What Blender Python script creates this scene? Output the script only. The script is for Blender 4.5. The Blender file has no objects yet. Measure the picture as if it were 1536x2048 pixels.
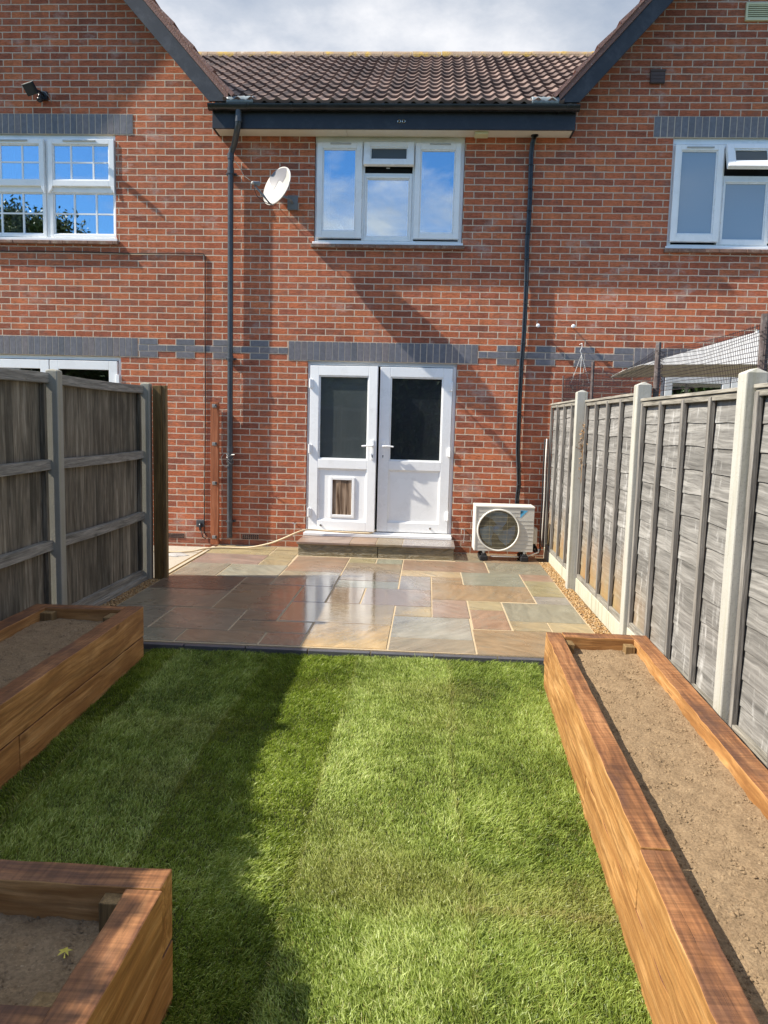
import bpy, math, random
import numpy as np
from mathutils import Vector, Matrix, noise as mnoise
random.seed(7); rng = np.random.default_rng(11)
S = bpy.context.scene
COL = S.collection
PI = math.pi

# ------------------------------------------------------------------ node helpers
def newmat(name):
    m = bpy.data.materials.new(name); m.use_nodes = True
    nt = m.node_tree; nt.nodes.clear()
    out = nt.nodes.new('ShaderNodeOutputMaterial')
    b = nt.nodes.new('ShaderNodeBsdfPrincipled')
    nt.links.new(b.outputs[0], out.inputs[0])
    return m, nt, b, out
class N:
    """tiny wrapper to write node graphs compactly"""
    def __init__(s, nt): s.nt = nt
    def n(s, t, **k):
        nd = s.nt.nodes.new(t)
        for a, v in k.items(): setattr(nd, a, v)
        return nd
    def put(s, sock, v):
        if isinstance(v, bpy.types.NodeSocket): s.nt.links.new(v, sock)
        elif v is not None:
            if hasattr(sock, 'default_value'):
                if isinstance(v, (tuple, list)) and len(v) == 3 and sock.type == 'RGBA': v = (*v, 1)
                sock.default_value = v
    def pos(s): return s.n('ShaderNodeNewGeometry').outputs['Position']
    def obj(s): return s.n('ShaderNodeTexCoord').outputs['Object']
    def map(s, v, scale=(1,1,1), loc=(0,0,0), rot=(0,0,0)):
        m = s.n('ShaderNodeMapping'); s.put(m.inputs[0], v); s.put(m.inputs[1], loc); s.put(m.inputs[2], rot); s.put(m.inputs[3], scale); return m.outputs[0]
    def noise(s, v, sc=5, det=4, ro=.5, dist=0, out='Fac'):
        m = s.n('ShaderNodeTexNoise'); s.put(m.inputs['Vector'], v); s.put(m.inputs['Scale'], sc); s.put(m.inputs['Detail'], det); s.put(m.inputs['Roughness'], ro); s.put(m.inputs['Distortion'], dist)
        return m.outputs[out]
    def vor(s, v, sc=5, out='Distance', feature='F1'):
        m = s.n('ShaderNodeTexVoronoi', feature=feature); s.put(m.inputs['Vector'], v); s.put(m.inputs['Scale'], sc); return m.outputs[out]
    def ramp(s, f, stops, interp='LINEAR'):
        r = s.n('ShaderNodeValToRGB'); r.color_ramp.interpolation = interp
        els = r.color_ramp.elements
        while len(els) < len(stops): els.new(.5)
        for e, (p, c) in zip(els, stops):
            e.position = p; e.color = (c, c, c, 1) if isinstance(c, (int, float)) else (*c, 1)
        s.put(r.inputs[0], f); return r.outputs[0]
    def mix(s, f, a, b, mode='MIX'):
        m = s.n('ShaderNodeMix', data_type='RGBA', blend_type=mode)
        s.put(m.inputs[0], f); s.put(m.inputs[6], a); s.put(m.inputs[7], b); return m.outputs[2]
    def math(s, op, a, b=None, clamp=False):
        m = s.n('ShaderNodeMath', operation=op, use_clamp=clamp); s.put(m.inputs[0], a)
        if b is not None: s.put(m.inputs[1], b)
        return m.outputs[0]
    def vadd(s, a, b):
        m = s.n('ShaderNodeVectorMath', operation='ADD'); s.put(m.inputs[0], a); s.put(m.inputs[1], b); return m.outputs[0]
    def vscale(s, a, k):
        m = s.n('ShaderNodeVectorMath', operation='SCALE'); s.put(m.inputs[0], a); s.put(m.inputs['Scale'], k); return m.outputs[0]
    def sep(s, v):
        m = s.n('ShaderNodeSeparateXYZ'); s.put(m.inputs[0], v); return m.outputs
    def comb(s, x, y, z):
        m = s.n('ShaderNodeCombineXYZ'); s.put(m.inputs[0], x); s.put(m.inputs[1], y); s.put(m.inputs[2], z); return m.outputs[0]
    def bump(s, h, strength=.3, dist=.01, normal=None):
        m = s.n('ShaderNodeBump'); s.put(m.inputs['Height'], h); s.put(m.inputs['Strength'], strength); s.put(m.inputs['Distance'], dist)
        if normal is not None: s.put(m.inputs['Normal'], normal)
        return m.outputs[0]
    def attr(s, name, out='Color'):
        return s.n('ShaderNodeAttribute', attribute_name=name).outputs[out]
def P(b, g, **k):
    names = {'col': 'Base Color', 'rough': 'Roughness', 'metal': 'Metallic', 'nrm': 'Normal', 'spec': 'Specular IOR Level', 'coat': 'Coat Weight', 'coatr': 'Coat Roughness', 'sub': 'Subsurface Weight', 'alpha': 'Alpha', 'trans': 'Transmission Weight'}
    for a, v in k.items(): g.put(b.inputs[names[a]], v)

MAT = {}
def simple(name, col, rough=.5, var=.12, scale=8, bump=.0, metal=0, spec=.5, dirt=None, dirtamt=.5):
    m, nt, b, out = newmat(name); g = N(nt)
    v = g.obj()
    n1 = g.noise(v, scale, 5, .6)
    dark = tuple(c*(1-var) for c in col); lite = tuple(min(1, c*(1+var)) for c in col)
    c = g.mix(g.ramp(n1, [(.3, 0), (.7, 1)]), dark, lite)
    if dirt is not None:
        d = g.ramp(g.noise(v, scale*.7+2, 8, .75), [(.5, 0), (.72, dirtamt)])
        c = g.mix(d, c, dirt)
    P(b, g, col=c, rough=g.math('ADD', rough-.06, g.math('MULTIPLY', n1, .12)), metal=metal, spec=spec)
    if bump: P(b, g, nrm=g.bump(g.noise(v, scale*6, 4), bump, .004))
    MAT[name] = m; return m

# ------------------------------------------------------------------ materials
def brick_mat(name='brick', c_scale=1.0):
    m, nt, b, out = newmat(name); g = N(nt)
    p = g.pos(); s = g.sep(p)
    u = g.math('ADD', g.math('ADD', s[0], s[1]), 22.6125); w = g.math('ADD', s[2], 15.0)
    uv0 = g.comb(u, w, 0)
    wob = g.vscale(g.vadd(g.noise(uv0, 9, 3, .6, out='Color'), (-.5, -.5, -.5)), .008)
    wob2 = g.vscale(g.vadd(g.noise(uv0, 45, 2, .5, out='Color'), (-.5, -.5, -.5)), .005)
    uv = g.vadd(g.vadd(uv0, wob), wob2)
    def brick(uvv, ms, smooth, c1=(0,0,0,1), c2=(1,1,1,1), mo=(0,0,0,1)):
        t = g.n('ShaderNodeTexBrick', offset=.5, offset_frequency=2, squash=1.0, squash_frequency=2)
        g.put(t.inputs['Vector'], uvv); t.inputs['Color1'].default_value = c1; t.inputs['Color2'].default_value = c2; t.inputs['Mortar'].default_value = mo
        t.inputs['Scale'].default_value = 1; t.inputs['Mortar Size'].default_value = ms; t.inputs['Mortar Smooth'].default_value = smooth
        t.inputs['Bias'].default_value = 0; t.inputs['Brick Width'].default_value = .225; t.inputs['Row Height'].default_value = .075
        return t
    tb = brick(uv, .0060, .25)
    tid = brick(uv0, 0.0, 0)
    rid = tid.outputs['Color']
    ridf = g.math('MULTIPLY', g.math('ADD', rid, 0), 1)
    # a second random per brick from a shifted copy
    tid2 = brick(g.vadd(uv0, (.225*40, .075*26, 0)), 0, 0)
    rid2 = tid2.outputs['Color']
    base = g.ramp(rid, [(0, (.27, .084, .048)), (.18, (.41, .115, .056)), (.4, (.50, .145, .062)), (.6, (.43, .122, .060)), (.8, (.55, .170, .072)), (1, (.33, .098, .056))])
    # fired streaks and darker centres within a brick
    st = g.noise(g.map(uv, (5, 26, 1)), 3.2, 5, .65, 1.2)
    stc = g.ramp(st, [(.30, .52), (.5, 1.0), (.70, 1.28)])
    c = g.mix(1.0, base, stc, 'MULTIPLY')
    grey = g.math('MULTIPLY', g.ramp(rid2, [(.55, 0), (.8, 1)]), g.ramp(g.noise(uv0, 11, 4, .6), [(.42, 0), (.6, 1)]))
    c = g.mix(g.math('MULTIPLY', grey, .5), c, (.19, .10, .075))
    c = g.mix(g.ramp(g.noise(uv0, 70, 4, .7), [(.55, 0), (.8, .35)]), c, (.55, .27, .17))
    # whole wall tone drift + lime bloom + damp foot
    drift = g.ramp(g.noise(uv0, .55, 3), [(.3, .86), (.7, 1.1)])
    c = g.mix(1.0, c, drift, 'MULTIPLY')
    bloom = g.math('MULTIPLY', g.ramp(g.noise(g.map(uv0, (1, 1.6, 1)), 2.6, 8, .72), [(.54, 0), (.70, .6)]), g.ramp(g.noise(uv0, .8, 2), [(.40, 0), (.55, 1)]))
    c = g.mix(bloom, c, (.5, .42, .37))
    streak = g.ramp(g.noise(g.map(uv0, (7, .55, 1)), 1.5, 6, .65), [(.3, .80), (.5, 1.0), (.7, 1.14)])
    c = g.mix(1, c, streak, 'MULTIPLY')
    mort = g.mix(g.noise(uv0, 30, 4), (.44, .36, .27), (.72, .60, .47))
    mfac = tb.outputs['Fac']
    c = g.mix(mfac, c, mort)
    damp = g.ramp(g.math('ADD', s[2], g.math('MULTIPLY', g.noise(uv0, 3.5, 5, .6), .28)), [(.18, 1), (.42, 0)])
    c = g.mix(g.math('MULTIPLY', damp, .62), c, g.mix(.5, c, (.10, .05, .025)))
    P(b, g, col=c, rough=g.mix(damp, (.88,)*3, (.45,)*3), spec=.3)
    h = g.math('SUBTRACT', g.math('MULTIPLY', g.noise(g.map(uv, (1.0, 1.7, 1)), 34, 6, .7, 1.5), .9), g.math('MULTIPLY', mfac, .25))
    P(b, g, nrm=g.bump(h, .65, .012))
    MAT[name] = m; return m
brick_mat()
def blue_brick():
    m, nt, b, out = newmat('blue_brick'); g = N(nt); v = g.obj()
    r = g.n('ShaderNodeNewGeometry').outputs['Random Per Island']
    c = g.ramp(r, [(0, (.125, .125, .14)), (.35, (.17, .16, .17)), (.6, (.15, .152, .172)), (.8, (.19, .165, .165)), (1, (.115, .12, .135))])
    c = g.mix(1, c, g.ramp(g.noise(v, 25, 4, .6), [(.3, .8), (.7, 1.2)]), 'MULTIPLY')
    P(b, g, col=c, rough=.5, spec=.45, nrm=g.bump(g.noise(v, 60, 4), .25, .003)); MAT['blue_brick'] = m
blue_brick()
simple('mortar', (.60, .50, .39), .9, .15, 20)
simple('upvc', (.87, .87, .86), .28, .02, 3, dirt=(.55, .53, .48), dirtamt=.22)
simple('upvc_grey', (.42, .43, .43), .4, .05, 4)
simple('soffit', (.66, .62, .55), .55, .05, 2, dirt=(.45, .40, .33), dirtamt=.3)
simple('fascia', (.013, .015, .020), .5, .2, 3, dirt=(.07, .075, .085), dirtamt=.35)
simple('barge', (.022, .024, .028), .5, .3, 4, dirt=(.11, .11, .12), dirtamt=.45)
simple('black_plastic', (.014, .016, .020), .3, .2, 4, dirt=(.08, .08, .08), dirtamt=.3)
simple('downpipe', (.048, .052, .058), .33, .2, 6, dirt=(.13, .13, .14), dirtamt=.4)
simple('conduit', (.012, .012, .013), .28, .2, 6)
simple('cable', (.02, .016, .015), .5, .2, 6)
simple('dark_void', (.008, .008, .009), .9, .1, 4)
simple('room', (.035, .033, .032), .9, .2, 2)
simple('blind_grey', (.17, .18, .18), .8, .12, 2)
simple('backing_dark', (.045, .05, .058), .8, .3, 2)
simple('lead', (.20, .235, .25), .5, .25, 9, bump=.3, dirt=(.38, .40, .41), dirtamt=.6)
simple('tile_sill', (.20, .105, .070), .75, .3, 18, bump=.3, dirt=(.42, .36, .28), dirtamt=.7)
simple('galv', (.30, .30, .29), .5, .15, 12, metal=.5)
simple('steel', (.55, .55, .56), .25, .1, 12, metal=1)
simple('dish', (.40, .385, .36), .5, .04, 5, dirt=(.5, .46, .40), dirtamt=.25)
simple('dish_grey', (.16, .18, .20), .5, .1, 5)
simple('logo_grey', (.17, .165, .18), .5, .05, 5)
simple('ac_case', (.58, .56, .50), .38, .03, 4, dirt=(.48, .45, .38), dirtamt=.25)
simple('ac_ring', (.76, .74, .67), .35, .03, 4)
simple('ac_dark', (.045, .04, .035), .5, .4, 20)
simple('ac_wire', (.42, .37, .24), .45, .15, 20)
simple('ac_fin', (.10, .19, .32), .3, .5, 9, metal=.2)
simple('rubber', (.012, .012, .014), .7, .2, 10)
simple('logo_blue', (.10, .42, .68), .4, .02, 5)
simple('logo_dark', (.02, .07, .11), .4, .02, 5)
simple('cream', (.62, .60, .38), .5, .05, 5)
simple('brown_plastic', (.075, .045, .035), .55, .15, 8)
simple('hose', (.66, .52, .33), .4, .08, 30)
simple('canopy', (.80, .80, .80), .8, .03, 3)
simple('canopy_under', (.52, .45, .33), .85, .05, 3)
simple('curtain', (.66, .70, .78), .9, .06, 4)
simple('frost', (.38, .47, .56), .3, .05, 2)
simple('net_wire', (.05, .035, .04), .5, .2, 20)
simple('wire_white', (.6, .6, .58), .5, .1, 20)
simple('net_post', (.10, .075, .07), .8, .4, 20, bump=.3, dirt=(.35, .32, .3), dirtamt=.6)
simple('dry_ivy', (.34, .20, .09), .85, .4, 20)
simple('leaf_yellow', (.55, .46, .07), .6, .2, 20)
simple('leaf_green', (.10, .20, .06), .6, .2, 20)
simple('cement', (.40, .38, .36), .85, .2, 15, bump=.5)

def glass_mat(name, refl=.42, tint=(.75, .8, .82), rough=.0):
    m, nt, b, out = newmat(name); g = N(nt); nt.nodes.remove(b)
    tr = g.n('ShaderNodeBsdfTransparent'); tr.inputs[0].default_value = (*tint, 1)
    gl = g.n('ShaderNodeBsdfGlossy'); gl.inputs['Color'].default_value = (.84, .93, 1, 1); gl.inputs['Roughness'].default_value = rough
    lw = g.n('ShaderNodeLayerWeight'); lw.inputs[0].default_value = .35
    f = g.math('ADD', g.math('MULTIPLY', lw.outputs['Facing'], .3), refl, True)
    nz = g.bump(g.noise(g.obj(), 1.1, 1), .02, .02); g.put(gl.inputs['Normal'], nz)
    mx = g.n('ShaderNodeMixShader'); g.put(mx.inputs[0], f); g.put(mx.inputs[1], tr.outputs[0]); g.put(mx.inputs[2], gl.outputs[0])
    g.put(out.inputs[0], mx.outputs[0]); MAT[name] = m
def cloth(name, col, k):
    m, nt, b, out = newmat(name); g = N(nt); P(b, g, col=col, rough=.9, spec=.2)
    tl = g.n('ShaderNodeBsdfTranslucent'); tl.inputs[0].default_value = (*col, 1); mx = g.n('ShaderNodeMixShader'); mx.inputs[0].default_value = k
    g.put(mx.inputs[1], b.outputs[0]); g.put(mx.inputs[2], tl.outputs[0]); g.put(out.inputs[0], mx.outputs[0]); MAT[name] = m
cloth('canopy', (.72, .72, .72), .35); cloth('canopy_under', (.60, .53, .40), .45)
glass_mat('glass', .5)
glass_mat('door_glass', .05, (.82, .84, .84))
def frosted():
    m, nt, b, out = newmat('frosted_glass'); g = N(nt)
    P(b, g, col=(.26, .34, .42), rough=.22, spec=.7, coat=.6, coatr=.03, nrm=g.bump(g.noise(g.obj(), 200, 2), .05, .001)); MAT['frosted_glass'] = m
frosted()
def vent_reflect_grey():
    m, nt, b, out = newmat('vent_reflect_grey'); g = N(nt); P(b, g, col=(.09, .10, .10), rough=.35, spec=.35); MAT['vent_reflect_grey'] = m  # opaque grey painted in place of the dull reflection in the tilted vents
vent_reflect_grey()
def flap_mat():
    m, nt, b, out = newmat('flap_plastic'); g = N(nt); v = g.obj()
    P(b, g, col=g.ramp(g.noise(g.map(v, (14, 1, 1.2)), 2.2, 3, .5), [(.35, (.07, .04, .025)), (.55, (.27, .19, .13)), (.75, (.42, .33, .25))]), rough=.25, spec=.6, nrm=g.bump(g.noise(g.map(v, (10, 1, 1)), 2, 2), .5, .01)); MAT['flap_plastic'] = m
flap_mat()

def tile_mat():
    m, nt, b, out = newmat('roof_tile'); g = N(nt); v = g.pos()
    r = g.attr('col')
    c = g.mix(g.sep(r)[0], (.085, .056, .047), (.235, .160, .130))
    c = g.mix(g.ramp(g.noise(v, 14, 6, .7), [(.5, 0), (.75, .6)]), c, (.10, .055, .045))
    c = g.mix(g.ramp(g.noise(v, 60, 4, .7), [(.62, 0), (.75, .45)]), c, (.42, .36, .28))
    P(b, g, col=c, rough=.72, spec=.35, nrm=g.bump(g.noise(v, 90, 4), .35, .004)); MAT['roof_tile'] = m
    m, nt, b, out = newmat('ridge_tile'); g = N(nt); v = g.pos()
    c = g.mix(g.noise(v, 10, 5), (.24, .16, .11), (.40, .30, .20))
    c = g.mix(g.ramp(g.noise(v, 4.2, 5, .65), [(.5, 0), (.62, .9)]), c, (.46, .30, .06))
    c = g.mix(g.ramp(g.noise(v, 5.0, 5, .7), [(.58, 0), (.68, .8)]), c, (.60, .55, .48))
    P(b, g, col=c, rough=.9, nrm=g.bump(g.noise(v, 50, 5), .6, .01)); MAT['ridge_tile'] = m
    m, nt, b, out = newmat('verge'); g = N(nt); v = g.pos()
    c = g.mix(g.noise(v, 22, 6, .7), (.15, .075, .062), (.32, .18, .145))
    c = g.mix(g.ramp(g.noise(v, 55, 3, .7), [(.64, 0), (.72, .8)]), c, (.7, .64, .55))
    P(b, g, col=c, rough=.85, nrm=g.bump(g.noise(v, 60, 5), .5, .01)); MAT['verge'] = m
tile_mat()

def wood_mat(name, axis, cols, grain=1.0, rough=.6, knots=True, bumpk=.35, blot=None, blotamt=.6, blotscale=2.5, saw=False, coords='obj'):
    """axis: grain direction 0,1,2. cols: dark, mid, light"""
    m, nt, b, out = newmat(name); g = N(nt)
    v = g.obj() if coords == 'obj' else g.pos()
    inf = g.n('ShaderNodeObjectInfo').outputs['Random']
    isl = g.n('ShaderNodeNewGeometry').outputs['Random Per Island']
    off = g.comb(g.math('MULTIPLY', inf, 13.0), g.math('MULTIPLY', isl, 7.0), g.math('MULTIPLY', isl, 5.0))
    v = g.vadd(v, off)
    sc = [18, 18, 18]; sc[axis] = 1.3
    w = g.noise(v, 1.6, 3, .5, out='Color')
    vw = g.vadd(v, g.vscale(g.vadd(w, (-.5, -.5, -.5)), .045))
    n1 = g.noise(g.map(vw, tuple(x*grain*1.35 for x in sc)), 1.6, 6, .62, .6)
    sc2 = [120, 120, 120]; sc2[axis] = 3.5
    n2 = g.noise(g.map(vw, tuple(x*grain for x in sc2)), 1.2, 4, .6)
    c = g.ramp(n1, [(.30, cols[0]), (.5, cols[1]), (.68, cols[2])])
    c = g.mix(1, c, g.ramp(n2, [(.34, .68), (.6, 1.12)]), 'MULTIPLY')
    sc4 = [26, 26, 26]; sc4[axis] = .55
    ck = g.ramp(g.noise(g.map(v, tuple(sc4)), 1.6, 5, .7, .3), [(.285, 1), (.325, 0)])
    c = g.mix(g.math('MULTIPLY', ck, .8), c, tuple(x*.22 for x in cols[0]))
    c = g.mix(g.ramp(g.noise(v, 230, 2, .6), [(.6, 0), (.8, .25)]), c, tuple(x*.4 for x in cols[0]))
    c = g.mix(1, c, g.ramp(isl, [(0, .68), (1, 1.2)]), 'MULTIPLY')
    if knots:
        kk = [2.2, 2.2, 2.2]; kk[axis] = .9
        kd = g.vor(g.map(vw, tuple(kk)), 3.0)
        k = g.ramp(kd, [(.04, 1), (.13, .0)])
        c = g.mix(g.math('MULTIPLY', k, .65), c, tuple(x*.35 for x in cols[0]))
    if blot is not None:
        sb = [1.0, 1.0, 1.0]; sb[axis] = .38
        bl = g.ramp(g.noise(g.map(v, tuple(sb)), blotscale, 5, .6, .2), [(.46, 0), (.64, blotamt)])
        c = g.mix(bl, c, blot)
    h = g.math('SUBTRACT', g.math('ADD', n1, g.math('MULTIPLY', n2, .5)), g.math('MULTIPLY', ck, 1.2))
    if saw:
        s3 = [3, 3, 3]; s3[axis] = 95
        sn = g.noise(g.map(v, tuple(s3), rot=(0, 0, .25)), 1.0, 3, .6)
        c = g.mix(1, c, g.ramp(sn, [(.38, .74), (.6, 1.08)]), 'MULTIPLY'); h = g.math('ADD', h, g.math('MULTIPLY', sn, .4))
    P(b, g, col=c, rough=g.math('ADD', rough, g.math('MULTIPLY', n1, .15)), spec=.35, nrm=g.bump(h, bumpk, .006)); MAT[name] = m
OAK = ((.27, .115, .036), (.48, .240, .080), (.68, .39, .160))
OAKT = ((.14, .058, .026), (.29, .125, .050), (.44, .21, .088))
for a, n in ((0, 'x'), (1, 'y')):
    wood_mat('oak_side_'+n, a, OAK, .55, .55, True, .4, blot=(.22, .095, .03), blotamt=.5, blotscale=9)
    wood_mat('oak_top_'+n, a, OAKT, .6, .5, False, .35, blot=(.085, .042, .03), blotamt=.7, blotscale=7, saw=True)
wood_mat('block_wood', 2, ((.14, .085, .035), (.24, .15, .06), (.33, .22, .10)), .8, .7)
def grey_h():
    """weathered lapped boards of the lit fence, silver grey with pale streaks and rusty feet"""
    m, nt, b, out = newmat('grey_board_h'); g = N(nt); p = g.pos()
    isl = g.n('ShaderNodeNewGeometry').outputs['Random Per Island']
    v = g.vadd(p, g.comb(0, g.math('MULTIPLY', isl, 9), g.math('MULTIPLY', isl, 4)))
    vw = g.vadd(v, g.vscale(g.vadd(g.noise(v, 2.2, 3, .5, out='Color'), (-.5, -.5, -.5)), .07))
    n1 = g.noise(g.map(vw, (9, 1.0, 22)), 1.8, 7, .66, .7)
    n2 = g.noise(g.map(vw, (40, 3, 85)), 1.2, 4, .6)
    c = g.ramp(n1, [(.28, (.12, .115, .107)), (.48, (.205, .197, .184)), (.66, (.31, .30, .282))])
    c = g.mix(1, c, g.ramp(n2, [(.32, .74), (.6, 1.10)]), 'MULTIPLY')
    c = g.mix(1, c, g.ramp(isl, [(0, .76), (1, 1.15)]), 'MULTIPLY')
    pale = g.math('MULTIPLY', g.ramp(g.noise(g.map(p, (2, 5.5, .9)), 1.5, 6, .7, 1.0), [(.55, 0), (.66, .75)]), g.ramp(g.noise(g.map(p, (4, 10, 16)), 1.2, 3, .6), [(.4, .1), (.62, 1)]))
    c = g.mix(pale, c, (.56, .555, .54))
    sp = g.sep(p)
    low = g.ramp(g.math('ADD', sp[2], g.math('MULTIPLY', g.noise(p, 2.5, 4, .6), .7)), [(.5, 1), (.99, 0)])
    far = g.ramp(g.math('DIVIDE', g.math('ADD', sp[1], 6), 6.0), [(.25, 0), (.46, 1)])
    c = g.mix(g.math('MULTIPLY', g.math('MULTIPLY', low, far), .92), c, g.mix(g.noise(p, 5, 4), (.30, .13, .05), (.31, .26, .11)))
    P(b, g, col=c, rough=.85, spec=.25, nrm=g.bump(g.math('ADD', n1, g.math('MULTIPLY', n2, .6)), .22, .005)); MAT['grey_board_h'] = m
grey_h()
wood_mat('grey_batten', 2, ((.15, .138, .122), (.25, .232, .21), (.38, .355, .32)), 1, .85, False, .5, coords='pos')
wood_mat('grey_rail_y', 1, ((.16, .15, .125), (.28, .26, .22), (.40, .375, .32)), 1, .85, True, .5, coords='pos')
wood_mat('grey_board_v', 2, ((.095, .078, .053), (.19, .160, .115), (.33, .288, .215)), .8, .85, True, .5, blot=(.045, .040, .028), blotamt=.7, blotscale=2.4, coords='pos')
wood_mat('treated_post', 2, ((.10, .055, .014), (.17, .10, .03), (.25, .16, .055)), .7, .65)
wood_mat('orange_plank', 2, ((.30, .09, .035), (.42, .135, .055), (.50, .18, .08)), .7, .65)

def concrete(name, a, bcol, moss=.5):
    m, nt, b, out = newmat(name); g = N(nt); v = g.pos()
    c = g.mix(g.noise(v, 5, 6, .65), a, bcol)
    s = g.sep(v)
    st = g.math('MULTIPLY', g.ramp(g.noise(g.map(v, (30, 30, 1.2)), 1.0, 4, .6), [(.48, 0), (.66, 1)]), moss)
    c = g.mix(st, c, (.27, .26, .17))
    c = g.mix(g.ramp(g.noise(v, 120, 2), [(.62, 0), (.7, .4)]), c, (.2, .19, .17))
    P(b, g, col=c, rough=.88, spec=.25, nrm=g.bump(g.noise(v, 70, 6, .7), .4, .004)); MAT[name] = m
concrete('concrete_post', (.36, .35, .31), (.53, .52, .47), .5)
concrete('concrete_old', (.25, .235, .19), (.37, .35, .29), .5)
concrete('gravel_board', (.42, .40, .31), (.56, .54, .44), .75)
concrete('side_path', (.36, .31, .25), (.50, .44, .36), .4)
concrete('kerb', (.42, .35, .25), (.55, .46, .34), .4)

def paving():
    m, nt, b, out = newmat('paving'); g = N(nt); p = g.pos()
    base = g.attr('col'); 
    isl = g.n('ShaderNodeNewGeometry').outputs['Random Per Island']
    v = g.vadd(p, g.comb(g.math('MULTIPLY', isl, 11), g.math('MULTIPLY', isl, 17), 0))
    rot = g.n('ShaderNodeVectorRotate', rotation_type='Z_AXIS'); g.put(rot.inputs['Vector'], v); g.put(rot.inputs['Angle'], g.math('MULTIPLY', isl, 9.0)); v2 = rot.outputs[0]
    band = g.noise(g.map(v2, (1, 3.2, 1)), 2.2, 5, .6, 1.6)
    c = g.mix(1, base, g.ramp(band, [(.28, .72), (.5, 1), (.72, 1.26)]), 'MULTIPLY')
    c = g.mix(g.ramp(g.noise(g.map(v2, (1, 1.8, 1)), 5.5, 4, .6, .8), [(.5, 0), (.68, .4)]), c, (.23, .22, .17))
    c = g.mix(g.ramp(g.noise(v, 3.5, 3, .5), [(.5, 0), (.75, .3)]), c, g.mix(1, base, (1.15, .97, .8), 'MULTIPLY'))
    c = g.mix(g.ramp(g.noise(v, 160, 3, .7), [(.55, 0), (.8, .25)]), c, (.5, .44, .36))
    # riven relief: broad cleft steps
    cleft = g.noise(g.map(v2, (1, 2.2, 1)), 3.0, 5, .55, 2.2)
    fine = g.noise(v, 45, 5, .6)
    h = g.math('ADD', g.math('MULTIPLY', cleft, 1.0), g.math('MULTIPLY', fine, .06))
    # standing water: smooth film, with wind ripple
    s = g.sep(p)
    d = g.math('ADD', g.math('MULTIPLY', g.math('POWER', g.math('DIVIDE', g.math('ADD', s[0], .55), .75), 2.0), 1), g.math('POWER', g.math('DIVIDE', g.math('ADD', s[1], 2.6), 1.5), 2.0))
    pud = g.ramp(g.math('MULTIPLY', g.math('ADD', d, g.math('MULTIPLY', g.noise(p, 5, 4, .6), .9)), .5), [(.46, 1), (.74, 0)])
    wetn = g.ramp(g.noise(p, 1.3, 4, .6), [(.35, 0), (.6, 1)])
    rough = g.mix(pud, g.mix(wetn, (.40,)*3, (.24,)*3), (.03,)*3)
    rip = g.noise(g.map(p, (6, 22, 1)), 2.2, 3, .6, 1.0)
    nb = g.bump(h, g.mix(pud, (.28,)*3, (.02,)*3), .02)
    nb = g.bump(rip, g.math('MULTIPLY', pud, .13), .006, nb)
    c = g.mix(1, c, g.mix(pud, (.92,)*3, (.75,)*3), 'MULTIPLY')
    P(b, g, col=c, rough=rough, spec=.4, nrm=nb, coat=g.mix(pud, g.mix(wetn, (.0,)*3, (.06,)*3), (1,)*3), coatr=g.mix(pud, (.12,)*3, (.03,)*3)); g.put(b.inputs['Coat IOR'], g.mix(pud, (1.4,)*3, (2.5,)*3))
    g.put(b.inputs['Coat Normal'], nb)
    MAT['paving'] = m
    m, nt, b, out = newmat('pointing'); g = N(nt); p = g.pos()
    c = g.mix(g.noise(p, 40, 5, .7), (.34, .26, .16), (.54, .43, .28))
    P(b, g, col=c, rough=.75, nrm=g.bump(g.noise(p, 120, 4), .5, .004)); MAT['pointing'] = m
    m, nt, b, out = newmat('step_riser'); g = N(nt); p = g.pos()
    bn = g.noise(g.map(p, (1.4, 1, 5), rot=(0, .35, 0)), 4, 6, .65, 1.8)
    c = g.ramp(bn, [(.3, (.10, .083, .045)), (.5, (.20, .165, .095)), (.7, (.30, .25, .155))])
    P(b, g, col=c, rough=.35, spec=.5, coat=.3, coatr=.15, nrm=g.bump(bn, .9, .03)); MAT['step_riser'] = m
    m, nt, b, out = newmat('edging'); g = N(nt); p = g.pos()
    P(b, g, col=g.mix(g.noise(p, 12, 5), (.05, .052, .06), (.11, .11, .125)), rough=.45, spec=.5, nrm=g.bump(g.noise(p, 60, 4), .3, .004)); MAT['edging'] = m
paving()

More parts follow.
